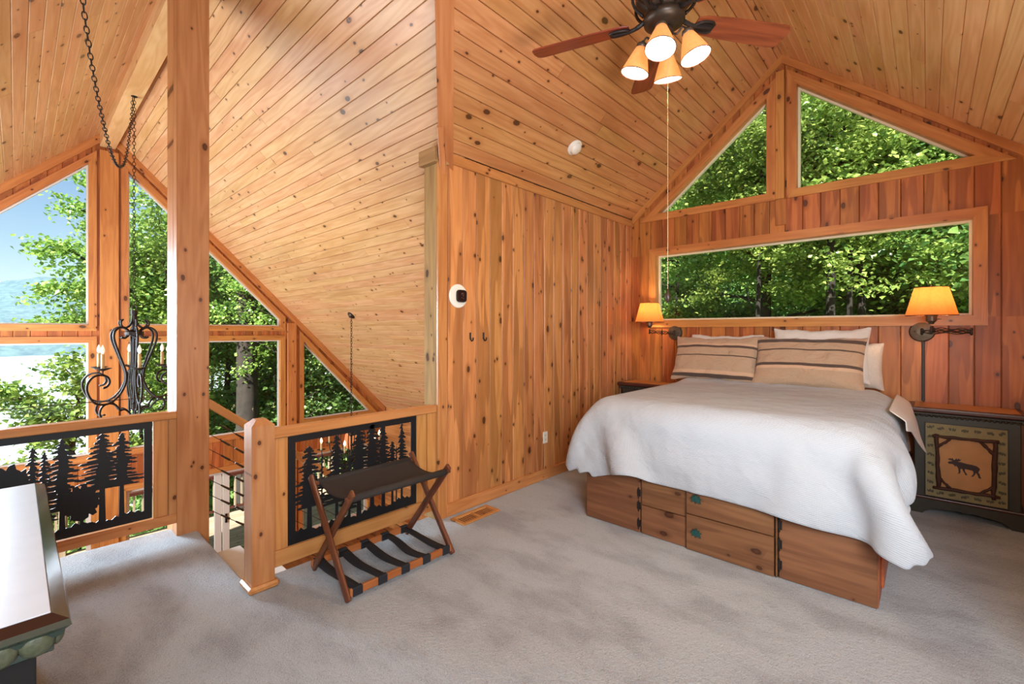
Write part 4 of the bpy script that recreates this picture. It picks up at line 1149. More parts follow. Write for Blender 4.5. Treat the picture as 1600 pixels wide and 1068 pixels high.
# webbing straps
for k in range(5):
    yc = ya+.055+(yb-ya-.11)*k/4; hw = .030; n = 12; V = []
    for i in range(n+1):
        f = i/n; x = xf-.012+(xb_-xf+.024)*f; z = .066-.014*math.sin(PI*f)
        sk = .02*math.sin(f*PI*2+k)*(.5 if k != 3 else 1.6)
        V += [(x, yc-hw+sk*.4, z+.004*math.sin(k+5*f)), (x, yc+hw+sk*.4, z)]
    F = [(2*i, 2*i+1, 2*i+3, 2*i+2) for i in range(n)]
    o = mesh_obj('strap', V, F, M['strap'], lg, None, smooth=True); o.modifiers.new('t', 'SOLIDIFY').thickness = .003
    for x, z in ((xf-.012, .052), (xb_+.012, .052)):
        bm_obj('strap_loop', bbox_bm(.028, hw*2+.002, .050, .004), M['strap'], o, Matrix.Translation((x, yc, z)))

# ================================================================ small wall and floor fittings
vt = thing('floor_vent', (-2.71, 2.53, 0), 'wooden floor register with dark slots at the foot of the knotty wall', 'vent')
vx0, vx1, vy0, vy1 = -2.795, -2.632, 2.325, 2.728
for lo, hi in (((vx0, vy0), (vx1, vy0+.035)), ((vx0, vy1-.035), (vx1, vy1)), ((vx0, vy0+.035), (vx0+.03, vy1-.035)), ((vx1-.03, vy0+.035), (vx1, vy1-.035))):
    box('frame_board', (lo[0], lo[1], 0), (hi[0], hi[1], .014), M['rail'], vt, bev=.003)
box('well', (vx0+.03, vy0+.035, 0), (vx1-.03, vy1-.035, .003), M['slot'], vt, bev=0)
box('cross_bar', (vx0+.03, 2.515, .0), (vx1-.03, 2.535, .0135), M['rail'], vt)
for k in range(15):
    y = vy0+.035+(vy1-vy0-.07)*(k+.5)/15
    if abs(y-2.525) < .02: continue
    box('slat', (vx0+.03, y-.0045, .003), (vx1-.03, y+.0045, .0060), M['rail'], vt, bev=0)

th_ = thing('thermostat', (XW+.001, 2.475, 1.79), 'round white thermostat plate with dark rounded screen', 'thermostat')
fmw = frame((XW+.001, 2.475, 1.79), (0, 1, 0), (1, 0, 0))
bm_obj('plate', lathe_bm([(0, .0), (.098, .0), (.098, .006), (.090, .011), (0, .012)], 40), M['whitepl'], th_, fmw, smooth=False)
bm = bmesh.new(); n = 32; pts = []
def sq(r_, z): return [(r_*math.copysign(abs(math.cos(2*PI*k/n))**.5, math.cos(2*PI*k/n)), r_*math.copysign(abs(math.sin(2*PI*k/n))**.5, math.sin(2*PI*k/n)), z) for k in range(n)]
rings = [[bm.verts.new(v) for v in sq(r_, z)] for r_, z in ((.050, .012), (.053, .022), (.050, .034), (.042, .037))]
for A, B in zip(rings, rings[1:]):
    for k in range(n): bm.faces.new((A[k], A[(k+1) % n], B[(k+1) % n], B[k]))
bm.faces.new(rings[-1])
scr = bm_obj('screen', bm, M['darkscr'], th_, Matrix.Translation((0, .02, 0)) @ fmw, smooth=False)
bm = bmesh.new()
for a, b, c_, d_ in ((-.012, .02, .01, .023), (-.012, .008, -.009, .02), (.005, -.004, .008, .018), (-.014, -.016, -.004, -.013), (.004, -.02, .014, -.017)):
    bmesh.ops.create_cube(bm, size=1, matrix=Matrix.Translation(((a+c_)/2, (b+d_)/2, .0375)) @ Matrix.Diagonal((c_-a, d_-b, .0006, 1)))
bm_obj('screen_marks', bm, plain('dim_screen_marks', (120, 84, 76), .4), scr, Matrix.Translation((0, .02, 0)) @ fmw)

for i, y in enumerate((2.612, 2.768)):
    t = thing('coat_hook', (XW, y, 1.45), ('left of the two small dark hooks on the knotty wall', 'right of the two small dark hooks on the knotty wall')[i], 'hook', 'wall hooks')
    bm_obj('hook', tube_bm(spline([(XW+.004, y, 1.478), (XW+.006, y, 1.44), (XW+.018, y, 1.418), (XW+.036, y, 1.425), (XW+.040, y, 1.445)], 5), [.0055]*20+[.008], 8), M['black'], t, smooth=True)
    box('back_plate', (XW+.0005, y-.009, 1.43), (XW+.005, y+.009, 1.488), M['black'], t, bev=.002)

ot = thing('wall_outlet', (XW, 3.635, .42), 'cream duplex outlet low on the knotty wall', 'outlet')
box('cover_plate', (XW+.0005, 3.600, .362), (XW+.007, 3.672, .478), M['whitepl'], ot, bev=.003)
for z in (.398, .442):
    bm_obj('socket', lathe_bm([(0, .0), (.015, 0), (.015, .002), (0, .002)], 20), M['cream'], ot, frame((XW+.007, 3.636, z), (0, 1, 0), (1, 0, 0)))
    for dy_ in (-.006, .006):
        box('slot', (XW+.009, 3.636+dy_-.0012, z-.004), (XW+.0096, 3.636+dy_+.0012, z+.006), M['slot'], ot, bev=0)

sm = thing('smoke_detector', (-2.507, 3.624, bedz(-2.507)), 'round white smoke detector on the bedroom ceiling slope', 'smoke detector')
fms = frame((-2.507, 3.624, bedz(-2.507)), (0, 1, 0), NL)
bm_obj('base', lathe_bm([(0, .001), (.078, .001), (.078, .012), (.070, .018), (0, .018)], 32), M['whitepl'], sm, fms)
bm_obj('cover', lathe_bm([(.058, .018), (.058, .036), (.048, .050), (.02, .056), (0, .056)], 32), M['whitepl'], sm, fms, smooth=True)
bm_obj('test_button', lathe_bm([(.010, .056), (.010, .060), (0, .061)], 16), M['cream'], sm, Matrix.Translation((0, 0, 0)) @ fms)

# ================================================================ ceiling fan
FC = Vector((RX, 2.56, 0)); fz = 3.32
fan = thing('ceiling_fan', (RX, 2.56, 3.3), 'five-bladed ceiling fan with cherry blades and four lit shades', 'fan')
TF = Matrix.Translation((RX, 2.56, 0))
bm_obj('canopy', lathe_bm([(0, RZ-.06), (.075, RZ-.10), (.07, RZ-.16), (.03, RZ-.19), (.02, RZ-.20)], 28), M['bronze'], fan, TF, smooth=True)
bm_obj('downrod', tube_bm([(0, 0, RZ-.2), (0, 0, 3.62)], .016, 12), M['bronze'], fan, TF)
bm_obj('motor_housing', lathe_bm([(0, 3.64), (.045, 3.63), (.06, 3.60), (.105, 3.57), (.150, 3.52), (.165, 3.46), (.155, 3.41), (.115, 3.37), (.100, 3.345), (.115, 3.335), (.115, 3.30), (.085, 3.285), (.055, 3.27), (0, 3.265)], 36), M['bronze'], fan, TF, smooth=True)
bm = bmesh.new()
for k in range(10):
    a = 2*PI*k/10
    tube_bm(spline([(.12*math.cos(a), .12*math.sin(a), 3.345), (.168*math.cos(a), .168*math.sin(a), 3.40), (.178*math.cos(a), .178*math.sin(a), 3.47), (.12*math.cos(a), .12*math.sin(a), 3.58)], 4), .009, 8, bm)
bm_obj('motor_cage', bm, M['iron'], fan, TF, smooth=True)
for k in range(5):
    a = math.radians(54+72*k)
    Rm = TF @ Matrix.Rotation(a, 4, 'Z') @ Matrix.Translation((0, 0, fz)) @ Matrix.Rotation(math.radians(-13), 4, 'X')
    # blade outline
    top = []; n = 10
    L0, L1 = .20, .81
    out = [(L0, -.045), (L0+.05, -.062), (L0+.20, -.074), (L1-.06, -.080), (L1-.02, -.076), (L1, -.055), (L1+.006, .0), (L1, .055), (L1-.02, .076), (L1-.06, .080), (L0+.20, .074), (L0+.05, .062), (L0, .045)]
    m_ = len(out); V = [(x, y, .004) for x, y in out]+[(x, y, -.004) for x, y in out]
    F = [list(range(m_)), list(range(2*m_-1, m_-1, -1))]+[(i, m_+i, m_+(i+1) % m_, (i+1) % m_) for i in range(m_)]
    bl = mesh_obj('blade', V, F, M['blade'], fan, Rm)
    bm = bmesh.new()
    tube_bm(spline([(.09, 0, .03), (.14, .0, .0), (.20, 0, -.016), (.30, 0, -.012)], 4), [.014]*6+[.012]*7, 8, bm)
    for s in (-1, 1):
        tube_bm(spline([(.19, 0, -.014), (.23, .03*s, -.012), (.29, .036*s, -.010), (.315, .020*s, -.010)], 4), .008, 8, bm)
    bmesh.ops.create_cube(bm, size=1, matrix=Matrix.Translation((.26, 0, -.010)) @ Matrix.Diagonal((.11, .05, .010, 1)))
    bm_obj('blade_iron', bm, M['iron'], bl, Rm, smooth=False)
lk = bm_obj('light_fitter', lathe_bm([(0, 3.275), (.04, 3.27), (.052, 3.25), (.048, 3.225), (.03, 3.205), (.018, 3.19), (.012, 3.17), (0, 3.165)], 28), M['bronze'], fan, TF, smooth=True)
for a_ in (194, 287, 13, 107):
    a = math.radians(a_); ex = Vector((math.cos(a), math.sin(a), 0)); tilt = .28
    D = (ex*math.sin(tilt)-Vector((0, 0, 1))*math.cos(tilt)).normalized()      # shade axis pointing down and outwards
    top = FC+ex*.128+Vector((0, 0, 3.205)); 
    bm = tube_bm(spline([FC+ex*.035+Vector((0, 0, 3.235)), FC+ex*.07+Vector((0, 0, 3.215)), FC+ex*.10+Vector((0, 0, 3.245)), top-D*.02], 5), .006, 8)
    ar = bm_obj('lamp_arm', bm, M['bronze'], fan, smooth=True)
    fms_ = frame(top, ex.cross(Vector((0, 0, 1))), D)
    bm_obj('socket_cup', lathe_bm([(0, -.028), (.010, -.026), (.012, -.018), (.028, -.010), (.034, .004), (.030, .022), (.0, .022)], 20), M['pewter'], ar, fms_, smooth=True)
    sdh = bm_obj('lamp_shade', lathe_bm([(.032, .015), (.038, .03), (.060, .09), (.083, .160)], 28), M['fanshade'], ar, fms_, smooth=True)
    bm_obj('shade_lining', lathe_bm([(.079, .158), (.056, .09), (.034, .03), (.0, .026)], 28), M['fanin'], ar, fms_, smooth=True)
    bm_obj('shade_rim', tube_bm([(.083*math.cos(2*PI*k/28), .083*math.sin(2*PI*k/28), .160) for k in range(28)], .0028, 6, closed=True), M['maroon'], ar, fms_)
    bm_obj('bulb', lathe_bm([(0, .03), (.012, .035), (.02, .07), (.018, .09), (0, .102)], 16), M['bulbon'], ar, fms_, smooth=True)
    pl_ = bpy.data.lights.new('fan_bulb', 'POINT'); pl_.energy = 13.0; pl_.color = (1, .80, .56); pl_.shadow_soft_size = .03
    po = bpy.data.objects.new('fan_bulb', pl_); C.objects.link(po); po.location = top+D*.135
pc = bm_obj('pull_chain', tube_bm([FC+Vector((.012, .02, 3.17)), FC+Vector((.012, .02, 1.735))], .0011, 6), M['chainw'], fan)
bm_obj('pull_knob', lathe_bm([(0, .05), (.004, .045), (.008, .03), (.014, .016), (.017, 0), (.015, -.014), (.008, -.026), (.003, -.034), (0, -.036)], 20), M['bronzek'], pc, Matrix.Translation(FC+Vector((.012, .02, 1.70))), smooth=True)

# ================================================================ swing-arm wall lamps
def sconce(px, pz_, shade, jx, jy, label, fold):
    t = thing('wall_lamp', (px, YB, pz_), label, 'lamp', 'swing-arm lamps beside the bed')
    fmp = frame((px, YB-.001, pz_), (1, 0, 0), (0, -1, 0))
    n = 16
    bm = bmesh.new()
    lathe_bm([(0, 0), (.088, 0), (.090, .008), (.080, .022), (.035, .030), (0, .032)], 24, bm)
    bp_ = bm_obj('back_plate', bm, M['pewter'], t, fmp, smooth=False)
    for dx_ in (-.05, .05):
        bm_obj('screw', lathe_bm([(0, .034), (.005, .032), (.006, .024)], 10), M['bronze'], bp_, Matrix.Translation((dx_, 0, 0)) @ fmp)
    base = Vector((px, YB-.045, pz_)); jt = Vector((jx, jy, pz_+.0)); sh = Vector(shade)
    foot = Vector((sh.x, sh.y, pz_+.015))
    def twist(a, b, nm):
        d = b-a; L = d.length; X = d.normalized(); S = X.cross(Vector((0, 0, 1))).normalized(); bm = bmesh.new()
        for ph in range(4):
            pts = []
            for i in range(33):
                f = i/32; r_ = .021*(.30+.7*abs(math.sin(PI*f*2)))
                if f < .06 or f > .94: r_ = .012
                an = ph*PI/2+f*PI*2
                pts.append(a+X*(L*f)+Vector((0, 0, 1))*math.cos(an)*r_+S*math.sin(an)*r_)
            tube_bm(pts, .0036, 6, bm)
        for p in (a, b): lathe_bm([(0, -.03), (.008, -.028), (.010, -.015), (.007, 0), (.010, .015), (.008, .028), (0, .03)], 12, bm, c=p)
        return bm_obj(nm, bm, M['iron'], t, smooth=True)
    twist(base, jt, 'swing_arm'); twist(jt+Vector((0, -.004, .004)), foot, 'swing_arm')
    bm_obj('lamp_stem', tube_bm([foot+Vector((0, 0, -.03)), foot+Vector((0, 0, .03))], .008, 10), M['iron'], t)
    Sf = Matrix.Translation((sh.x, sh.y, 0)); zb = shade[2]
    bm_obj('socket', lathe_bm([(0, -.085), (.016, -.083), (.020, -.07), (.034, -.055), (.036, -.015), (.040, -.012), (.042, -.003), (0, 0)], 20), M['pewter'], t, Sf @ Matrix.Translation((0, 0, zb+.01)), smooth=False)
    bm_obj('switch_key', tube_bm([(sh.x+.03, sh.y, zb-.03), (sh.x+.06, sh.y, zb-.03)], .004, 6), M['pewter'], t)
    sd_ = bm_obj('lamp_shade', lathe_bm([(.172, 0), (.112, .232)], 10), M['sconceshade'], t, Sf @ Matrix.Translation((0, 0, zb)) @ Matrix.Rotation(.3, 4, 'Z'), smooth=False)
    for z, r_ in ((0, .172), (.232, .112)):
        bm_obj('shade_trim', tube_bm([(r_*math.cos(2*PI*k/10), r_*math.sin(2*PI*k/10), z) for k in range(10)], .003, 6, closed=True), M['maroon'], sd_, Sf @ Matrix.Translation((0, 0, zb)) @ Matrix.Rotation(.3, 4, 'Z'))
    bm_obj('bulb', lathe_bm([(0, 0), (.016, .01), (.03, .06), (.026, .085), (0, .105)], 16), M['bulbon'], t, Sf @ Matrix.Translation((0, 0, zb+.02)), smooth=True)
    bm = bmesh.new(); tube_bm([(-.112, 0, .226), (.112, 0, .226)], .002, 6, bm); tube_bm([(0, 0, .12), (0, 0, .245)], .002, 6, bm)
    lathe_bm([(0, .242), (.006, .246), (.006, .256), (0, .262)], 10, bm)
    bm_obj('finial', bm, M['bronze'], t, Sf @ Matrix.Translation((0, 0, zb)))
    pl_ = bpy.data.lights.new('lamp_bulb', 'POINT'); pl_.energy = 8.0; pl_.color = (1, .72, .42); pl_.shadow_soft_size = .035
    po = bpy.data.objects.new('lamp_bulb', pl_); C.objects.link(po); po.location = (sh.x, sh.y, zb+.14)
    return t
s1 = sconce(-.04, 1.495, (.02, 5.13, 1.63), .26, 5.24, 'lit amber-shaded wall lamp right of the bed above the moose cabinet', 1)
box('cord_cover', (-.042, YB-.014, .878), (-.020, YB-.0005, 1.41), M['cord'], s1)
s2_ = sconce(-2.29, 1.48, (-2.525, 5.26, 1.612), -2.41, 5.36, 'lit amber-shaded wall lamp left of the bed near the knotty wall', 0)
bm_obj('cord', tube_bm(spline([(-2.275, YB-.012, 1.41), (-2.262, YB-.012, 1.30), (-2.272, YB-.012, 1.15), (-2.265, YB-.012, .9)], 5), .004, 6), M['cord'], s2_)

# ================================================================ chandeliers
def chain_bm(path, link=.036, r=.0026, wd=.0105, bm=None):
    bm = bm or bmesh.new(); pts = spline(path, 10); acc = [0]
    for a, b in zip(pts, pts[1:]): acc.append(acc[-1]+(b-a).length)
    total = acc[-1]; n = max(1, int(total/(link*.80))); i = 0
    def at(s):
        s = min(max(s, 0), total-1e-6); k = 0
        lo = 0; hi = len(acc)-1
        while hi-lo > 1:
            m_ = (lo+hi)//2
            if acc[m_] <= s: lo = m_
            else: hi = m_
        f = (s-acc[lo])/(acc[lo+1]-acc[lo]+1e-9); return pts[lo].lerp(pts[lo+1], f), (pts[lo+1]-pts[lo]).normalized()
    for k in range(n):
        p, t = at((k+.5)*total/n)
        a = Vector((0, 0, 1)) if abs(t.z) < .9 else Vector((1, 0, 0)); s = t.cross(a).normalized(); u = t.cross(s)
        side = s if k % 2 else u
        lp = [p+t*(link/2*math.cos(q))+side*(wd*math.sin(q)) for q in [2*PI*j/10 for j in range(10)]]
        tube_bm(lp, r, 5, bm, closed=True)
    return bm

CHX, CHY = -6.62, .905
ch = thing('chandelier', (CHX, CHY, .6), 'wrought iron scroll chandelier with candle lights hanging in the great room', 'chandelier')
def zp(x, y): return ((495-x)*.00109, 1.478-(y-320)*.001353)
Sarm = [(372, 352), (400, 362), (432, 340), (440, 305), (400, 278), (350, 276), (305, 310), (300, 370), (330, 450), (375, 550), (412, 640), (412, 720), (370, 800), (300, 860), (220, 882), (130, 862), (70, 790), (62, 715), (110, 660), (180, 648), (240, 668), (258, 710), (235, 742), (200, 752)]
Uarm = [(388, 207), (365, 230), (375, 262), (415, 275), (455, 255), (475, 210), (477, 150), (478, 130)]
Larm = [(278, 950), (240, 968), (200, 940), (190, 995)][:0]+[(248, 992), (200, 996), (170, 955), (185, 905), (235, 880), (300, 890), (340, 925), (358, 948), (400, 945), (445, 975), (458, 1005)]
for k in range(6):
    a = PI*k/3; e = Vector((math.cos(a), math.sin(a), 0)); c = Vector((CHX, CHY, 0))
    mk = lambda L_: [c+e*zp(*p)[0]+Vector((0, 0, zp(*p)[1])) for p in L_]
    ar = bm_obj('scroll_arm', tube_bm(spline(mk(Sarm), 4), .0115, 6), M['iron'], ch, smooth=True)
    bm_obj('top_scroll', tube_bm(spline(mk(Uarm), 4), .009, 6), M['iron'], ar, smooth=True)
    bm_obj('lower_scroll', tube_bm(spline(mk(Larm), 4), .0105, 6), M['iron'], ar, smooth=True)
    cp = c+e*.325+Vector((0, 0, 1.095)); T_ = Matrix.Translation(cp)
    bm_obj('drip_pan', lathe_bm([(0, -.055), (.006, -.05), (.006, -.02), (.03, -.012), (.075, .008), (.076, .011), (.03, -.004), (0, -.002)], 20), M['iron'], ar, T_, smooth=True)
    bm_obj('candle', lathe_bm([(.016, 0), (.016, .155), (.011, .16), (0, .16)], 14), M['candle'], ar, T_, smooth=True)
    bm_obj('candle_bulb', lathe_bm([(0, .16), (.010, .165), (.019, .19), (.017, .215), (.007, .245), (0, .262)], 14), M['bulb'], ar, T_, smooth=True)
bm = bmesh.new()
T_ = Matrix.Translation((CHX, CHY, 0))
lathe_bm([(0, 1.74), (.030, 1.735), (.032, 1.69), (.026, 1.68), (.022, 1.60), (.028, 1.52), (.085, 1.49), (.085, 1.455), (.03, 1.45), (.012, 1.44), (.012, .70), (.03, .68), (.03, .62), (.01, .60), (0, .575)], 18, bm)
bm_obj('centre_stem', bm, M['iron'], ch, T_, smooth=False)
for k in range(4):
    a = PI*k/2+.4
    bm_obj('twist_bar', tube_bm(spline([(CHX+r_*math.cos(a), CHY+r_*math.sin(a), z) for r_, z in ((.03, 1.44), (.032, 1.15), (.05, 1.0), (.055, .9), (.035, .75), (.03, .62))], 4), .006, 6), M['iron'], ch, smooth=True)
bm_obj('loop', tube_bm([(CHX, CHY+.02*math.cos(q), 1.765+.035*math.sin(q)) for q in [2*PI*j/16 for j in range(16)]], .005, 6, closed=True), M['iron'], ch)
bm_obj('chain', chain_bm([(CHX, CHY, 1.79), (CHX, CHY-.002, 3.0), (CHX, CHY, 4.14)], .048, .0034, .014), M['iron'], ch)
bm_obj('ceiling_hook', lathe_bm([(.03, 0), (.028, -.006), (.006, -.012), (.004, -.03), (0, -.032)], 14), M['iron'], ch, Matrix.Translation((CHX, CHY, 4.152)))
swag = [(-6.62, .89, 4.13), (-6.567, .879, 3.948), (-6.373, .836, 3.66), (-6.075, .772, 3.33), (-5.805, .714, 3.13), (-5.514, .651, 3.02), (-5.254, .594, 2.965), (-4.982, .535, 2.966), (-4.772, .49, 3.0), (-4.379, .405, 3.114), (-4.075, .339, 3.263), (-3.94, .31, 3.36), (-3.795, .278, 3.49), (-3.70, .258, 3.72)]
bm_obj('swag_chain', chain_bm(swag, .052, .0036, .0125), M['iron'], ch)

c2 = thing('chandelier', (-6.68, 3.571, -.5), 'second chandelier with lit bulbs below the rail, hung from the slope', 'chandelier')
c2x, c2y = -6.68, 3.56; zc = farz(c2y)
bm_obj('canopy', lathe_bm([(0, 0), (.065, 0), (.060, .018), (.025, .035), (.01, .05), (0, .052)], 24), M['bronze'], c2, frame((c2x, c2y, zc), (1, 0, 0), NF), smooth=True)
bm_obj('chain', chain_bm([(c2x, c2y, zc-.05), (c2x, c2y, .7), (c2x, c2y, .06)], .05, .0035, .0135), M['iron'], c2)
bm_obj('centre_stem', lathe_bm([(0, .06), (.02, .04), (.02, -.05), (.05, -.08), (.05, -.12), (.015, -.15), (.015, -.42), (.04, -.46), (.04, -.52), (0, -.58)], 18), M['iron'], c2, Matrix.Translation((c2x, c2y, 0)))
for k in range(6):
    a = PI*k/3+.35; e = Vector((math.cos(a), math.sin(a), 0)); c = Vector((c2x, c2y, 0))
    ar = bm_obj('arm', tube_bm(spline([c+e*r_+Vector((0, 0, z)) for r_, z in ((.03, -.10), (.16, -.05), (.22, -.2), (.16, -.38), (.28, -.5), (.42, -.42), (.45, -.30))], 5), .008, 6), M['iron'], c2, smooth=True)
    T_ = Matrix.Translation(c+e*.45+Vector((0, 0, -.30)))
    bm_obj('drip_pan', lathe_bm([(0, 0), (.06, .01), (.06, .014), (0, .006)], 18), M['iron'], ar, T_)
    bm_obj('candle', lathe_bm([(.014, 0), (.014, .11), (0, .112)], 12), M['candle'], ar, T_)
    bm_obj('candle_bulb', lathe_bm([(0, .11), (.016, .13), (.014, .16), (0, .19)], 12), M['bulbon'], ar, T_)

# hanging lantern in the lower room, seen through the right panel
lt = thing('pendant_lantern', (-7.9, 4.2, -.6), 'glowing glass pendant lantern seen through the right tree panel', 'lantern')
T_ = Matrix.Translation((-7.9, 4.2, -.55))
bm_obj('glass_body', lathe_bm([(.03, .22), (.10, .14), (.12, .02), (.09, -.10), (.03, -.14), (0, -.14)], 20), mat_shade('amber_glass', (226, 160, 110), (255, 160, 90), .5), lt, T_, smooth=True)
bm_obj('cap', lathe_bm([(0, .27), (.02, .26), (.05, .225), (.05, .21), (0, .21)], 16), M['iron'], lt, T_)
bm_obj('cord', tube_bm([(-7.9, 4.2, -.28), (-7.9, 4.2, farz(4.2)-.02)], .004, 6), M['iron'], lt)

# ================================================================ outdoors
def leaf_mesh(name, centers, per, rc, size, seed, up=.5, mat=None):
    rs = np.random.RandomState(seed); centers = np.asarray(centers); n = len(centers)*per
    c = np.repeat(centers, per, 0)
    off = rs.normal(size=(n, 3))*np.array([1, 1, .55])*rc
    p = c+off
    nrm = rs.normal(size=(n, 3)); nrm[:, 2] = np.abs(nrm[:, 2])+up; nrm /= np.linalg.norm(nrm, axis=1, keepdims=True)
    t = rs.normal(size=(n, 3)); t -= (t*nrm).sum(1, keepdims=True)*nrm; t /= np.linalg.norm(t, axis=1, keepdims=True)
    b = np.cross(nrm, t); s = size*rs.uniform(.6, 1.3, (n, 1))
    V = np.empty((n, 6, 3)); fold = nrm*s*.14
    V[:, 0] = p-t*s*.5; V[:, 1] = p-t*s*.12+b*s*.48+fold; V[:, 2] = p+t*s*.22+b*s*.26+fold*.6
    V[:, 3] = p+t*s*.62; V[:, 4] = p+t*s*.22-b*s*.26+fold*.6; V[:, 5] = p-t*s*.12-b*s*.48+fold
    me = bpy.data.meshes.new(name); me.vertices.add(n*6); me.vertices.foreach_set('co', V.astype(np.float32).ravel())
    idx = (np.arange(n)[:, None]*6+np.array([0, 3, 2, 1, 0, 5, 4, 3])[None]).astype(np.int32).ravel()
    me.loops.add(n*8); me.loops.foreach_set('vertex_index', idx)
    me.polygons.add(n*2); me.polygons.foreach_set('loop_start', (np.arange(n*2)*4).astype(np.int32)); me.polygons.foreach_set('loop_total', np.full(n*2, 4, np.int32))
    at = me.attributes.new('tint', 'FLOAT', 'FACE'); at.data.foreach_set('value', np.repeat(rs.rand(n), 2).astype(np.float32))
    me.update(); me.validate()
    me.materials.append(mat or M['leaf']); return me

def crown_centers(nc, rx, rz, seed, hollow=.45):
    rs = np.random.RandomState(seed); d = rs.normal(size=(nc, 3)); d /= np.linalg.norm(d, axis=1, keepdims=True)
    r = (hollow+(1-hollow)*rs.rand(nc, 1)**.6)
    lump = 1+.22*np.sin(d[:, :1]*5+seed)+.18*np.cos(d[:, 1:2]*6-seed)
    return d*r*lump*np.array([rx, rx, rz])

def branch_tree_bm(h, r0, seed, nb=14, spread=2.6, lean=(0, 0), first=.35):
    rs = random.Random(seed); bm = bmesh.new()
    pts = [Vector((lean[0]*f*h+.10*math.sin(f*5+seed)*h*.06, lean[1]*f*h+.1*math.cos(f*4+seed)*h*.06, h*f)) for f in [i/10 for i in range(11)]]
    tube_bm(pts, [r0*(1.25 if i == 0 else 1)*(1-.75*i/10) for i in range(11)], 12, bm)
    for k in range(nb):
        f = first+(1-first)*k/nb; p = pts[0].lerp(pts[-1], 0); i = int(f*10); p = pts[i].lerp(pts[min(i+1, 10)], f*10-i)
        a = rs.uniform(0, 2*PI); L = spread*rs.uniform(.6, 1.1)*(1.15-f*.6)
        q = [p]
        for s in (.3, .6, 1.0): q.append(p+Vector((math.cos(a)*L*s, math.sin(a)*L*s, L*(.25*s+.25*s*s)+rs.uniform(-.1, .1))))
        tube_bm(spline(q, 2), [max(.010, r0*.30*(1-j/7.5)) for j in range(7)], 6, bm)
    return bm
def bm_mesh(name, bm, mat):
    me = bpy.data.meshes.new(name); bm.to_mesh(me); bm.free(); me.materials.append(mat)
    me.polygons.foreach_set('use_smooth', [True]*len(me.polygons)); return me

CR = [leaf_mesh('crown_a', crown_centers(230, 2.7, 3.2, 1, .3), 120, .27, .100, 1), leaf_mesh('crown_b', crown_centers(240, 3.0, 2.9, 2, .3), 115, .29, .105, 2, mat=M['leafd']), leaf_mesh('crown_c', crown_centers(150, 2.4, 3.0, 3, .25), 110, .24, .095, 3)]
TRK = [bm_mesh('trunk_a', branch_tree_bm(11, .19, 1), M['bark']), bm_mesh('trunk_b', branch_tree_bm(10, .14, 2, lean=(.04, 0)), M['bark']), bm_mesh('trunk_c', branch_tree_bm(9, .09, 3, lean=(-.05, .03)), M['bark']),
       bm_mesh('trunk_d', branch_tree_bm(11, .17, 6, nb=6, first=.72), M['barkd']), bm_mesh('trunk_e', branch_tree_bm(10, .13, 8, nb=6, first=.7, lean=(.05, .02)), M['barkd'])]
BSH = [leaf_mesh('bush_a', crown_centers(110, 1.5, 1.2, 4, .2), 80, .25, .10, 4), leaf_mesh('bush_b', crown_centers(90, 1.3, 1.3, 5, .2), 80, .25, .10, 5, mat=M['leafd'])]
def linkmesh(nm, me, par, M4):
    o = bpy.data.objects.new(nm, me); C.objects.link(o); place(o, M4, par); return o
tree_no = [0]
def tree(x, y, z, kind, ch_, sc, rz, label, group, th=7.0, tk=None, ts=None):
    """trunk + crown; ch_ = crown centre height over the base"""
    t = thing('tree', (x, y, z), label, 'tree', group)
    T_ = Matrix.Translation((x, y, z)) @ Matrix.Rotation(rz, 4, 'Z')
    linkmesh('trunk', TRK[kind if tk is None else tk], t, T_ @ Matrix.Diagonal((*(ts or (sc, sc, sc)), 1)))
    f = linkmesh('foliage', CR[kind], t, T_ @ Matrix.Translation((0, 0, ch_)) @ Matrix.Diagonal((sc, sc, sc, 1))); f['kind'] = 'stuff'
    return t
def bush(x, y, z, kind, sc, rz, label, group):
    t = thing('bush', (x, y, z-1.0*sc), label, 'bush', group)
    f = linkmesh('foliage', BSH[kind], t, Matrix.Translation((x, y, z)) @ Matrix.Rotation(rz, 4, 'Z') @ Matrix.Diagonal((sc, sc, sc, 1))); f['kind'] = 'stuff'
    s = bm_obj('stem', tube_bm([(x, y, z-1.2*sc), (x, y, z+.3*sc)], .03, 6), M['bark'], t)
    return t

# hillside behind the bedroom, slope down to the lake on the other side
def terrain():
    def h(x, y):
        up = max(0, y-7)*.13 if y > 7 else 0
        z = -3.4+min(up, 5)
        if x < -12: z = min(z, -3.4+(x+12)*.42+max(0, (y-8))*.10)
        return max(z, -26)
    xs = [-150, -120, -95, -75, -60, -48, -38, -30, -24, -20, -16, -14, -12, -9, -6, -3, 0, 3, 6, 10, 15, 22, 32, 45, 70]
    ys = [-120, -80, -50, -30, -18, -10, -5, 0, 4, 7, 9, 11, 13, 16, 19, 23, 28, 35, 45, 60, 90, 130]
    V = [(x, y, h(x, y)+.15*math.sin(x*1.3+y)) for x in xs for y in ys]; ny_ = len(ys)
    F = [(i*ny_+j, (i+1)*ny_+j, (i+1)*ny_+j+1, i*ny_+j+1) for i in range(len(xs)-1) for j in range(ny_-1)]
    return mesh_obj('ground', V, F, M['grass'], None, None, smooth=True)
tag(terrain(), 'wooded hillside ground around the house', 'ground', kind='structure')
lk = mesh_obj('lake', [(-1400, -900, -22), (-90, -900, -22), (-90, 1100, -22), (-1400, 1100, -22)], [(0, 1, 2, 3)], M['water'])
tag(lk, 'pale lake seen between the trees through the left window', 'lake', kind='structure')
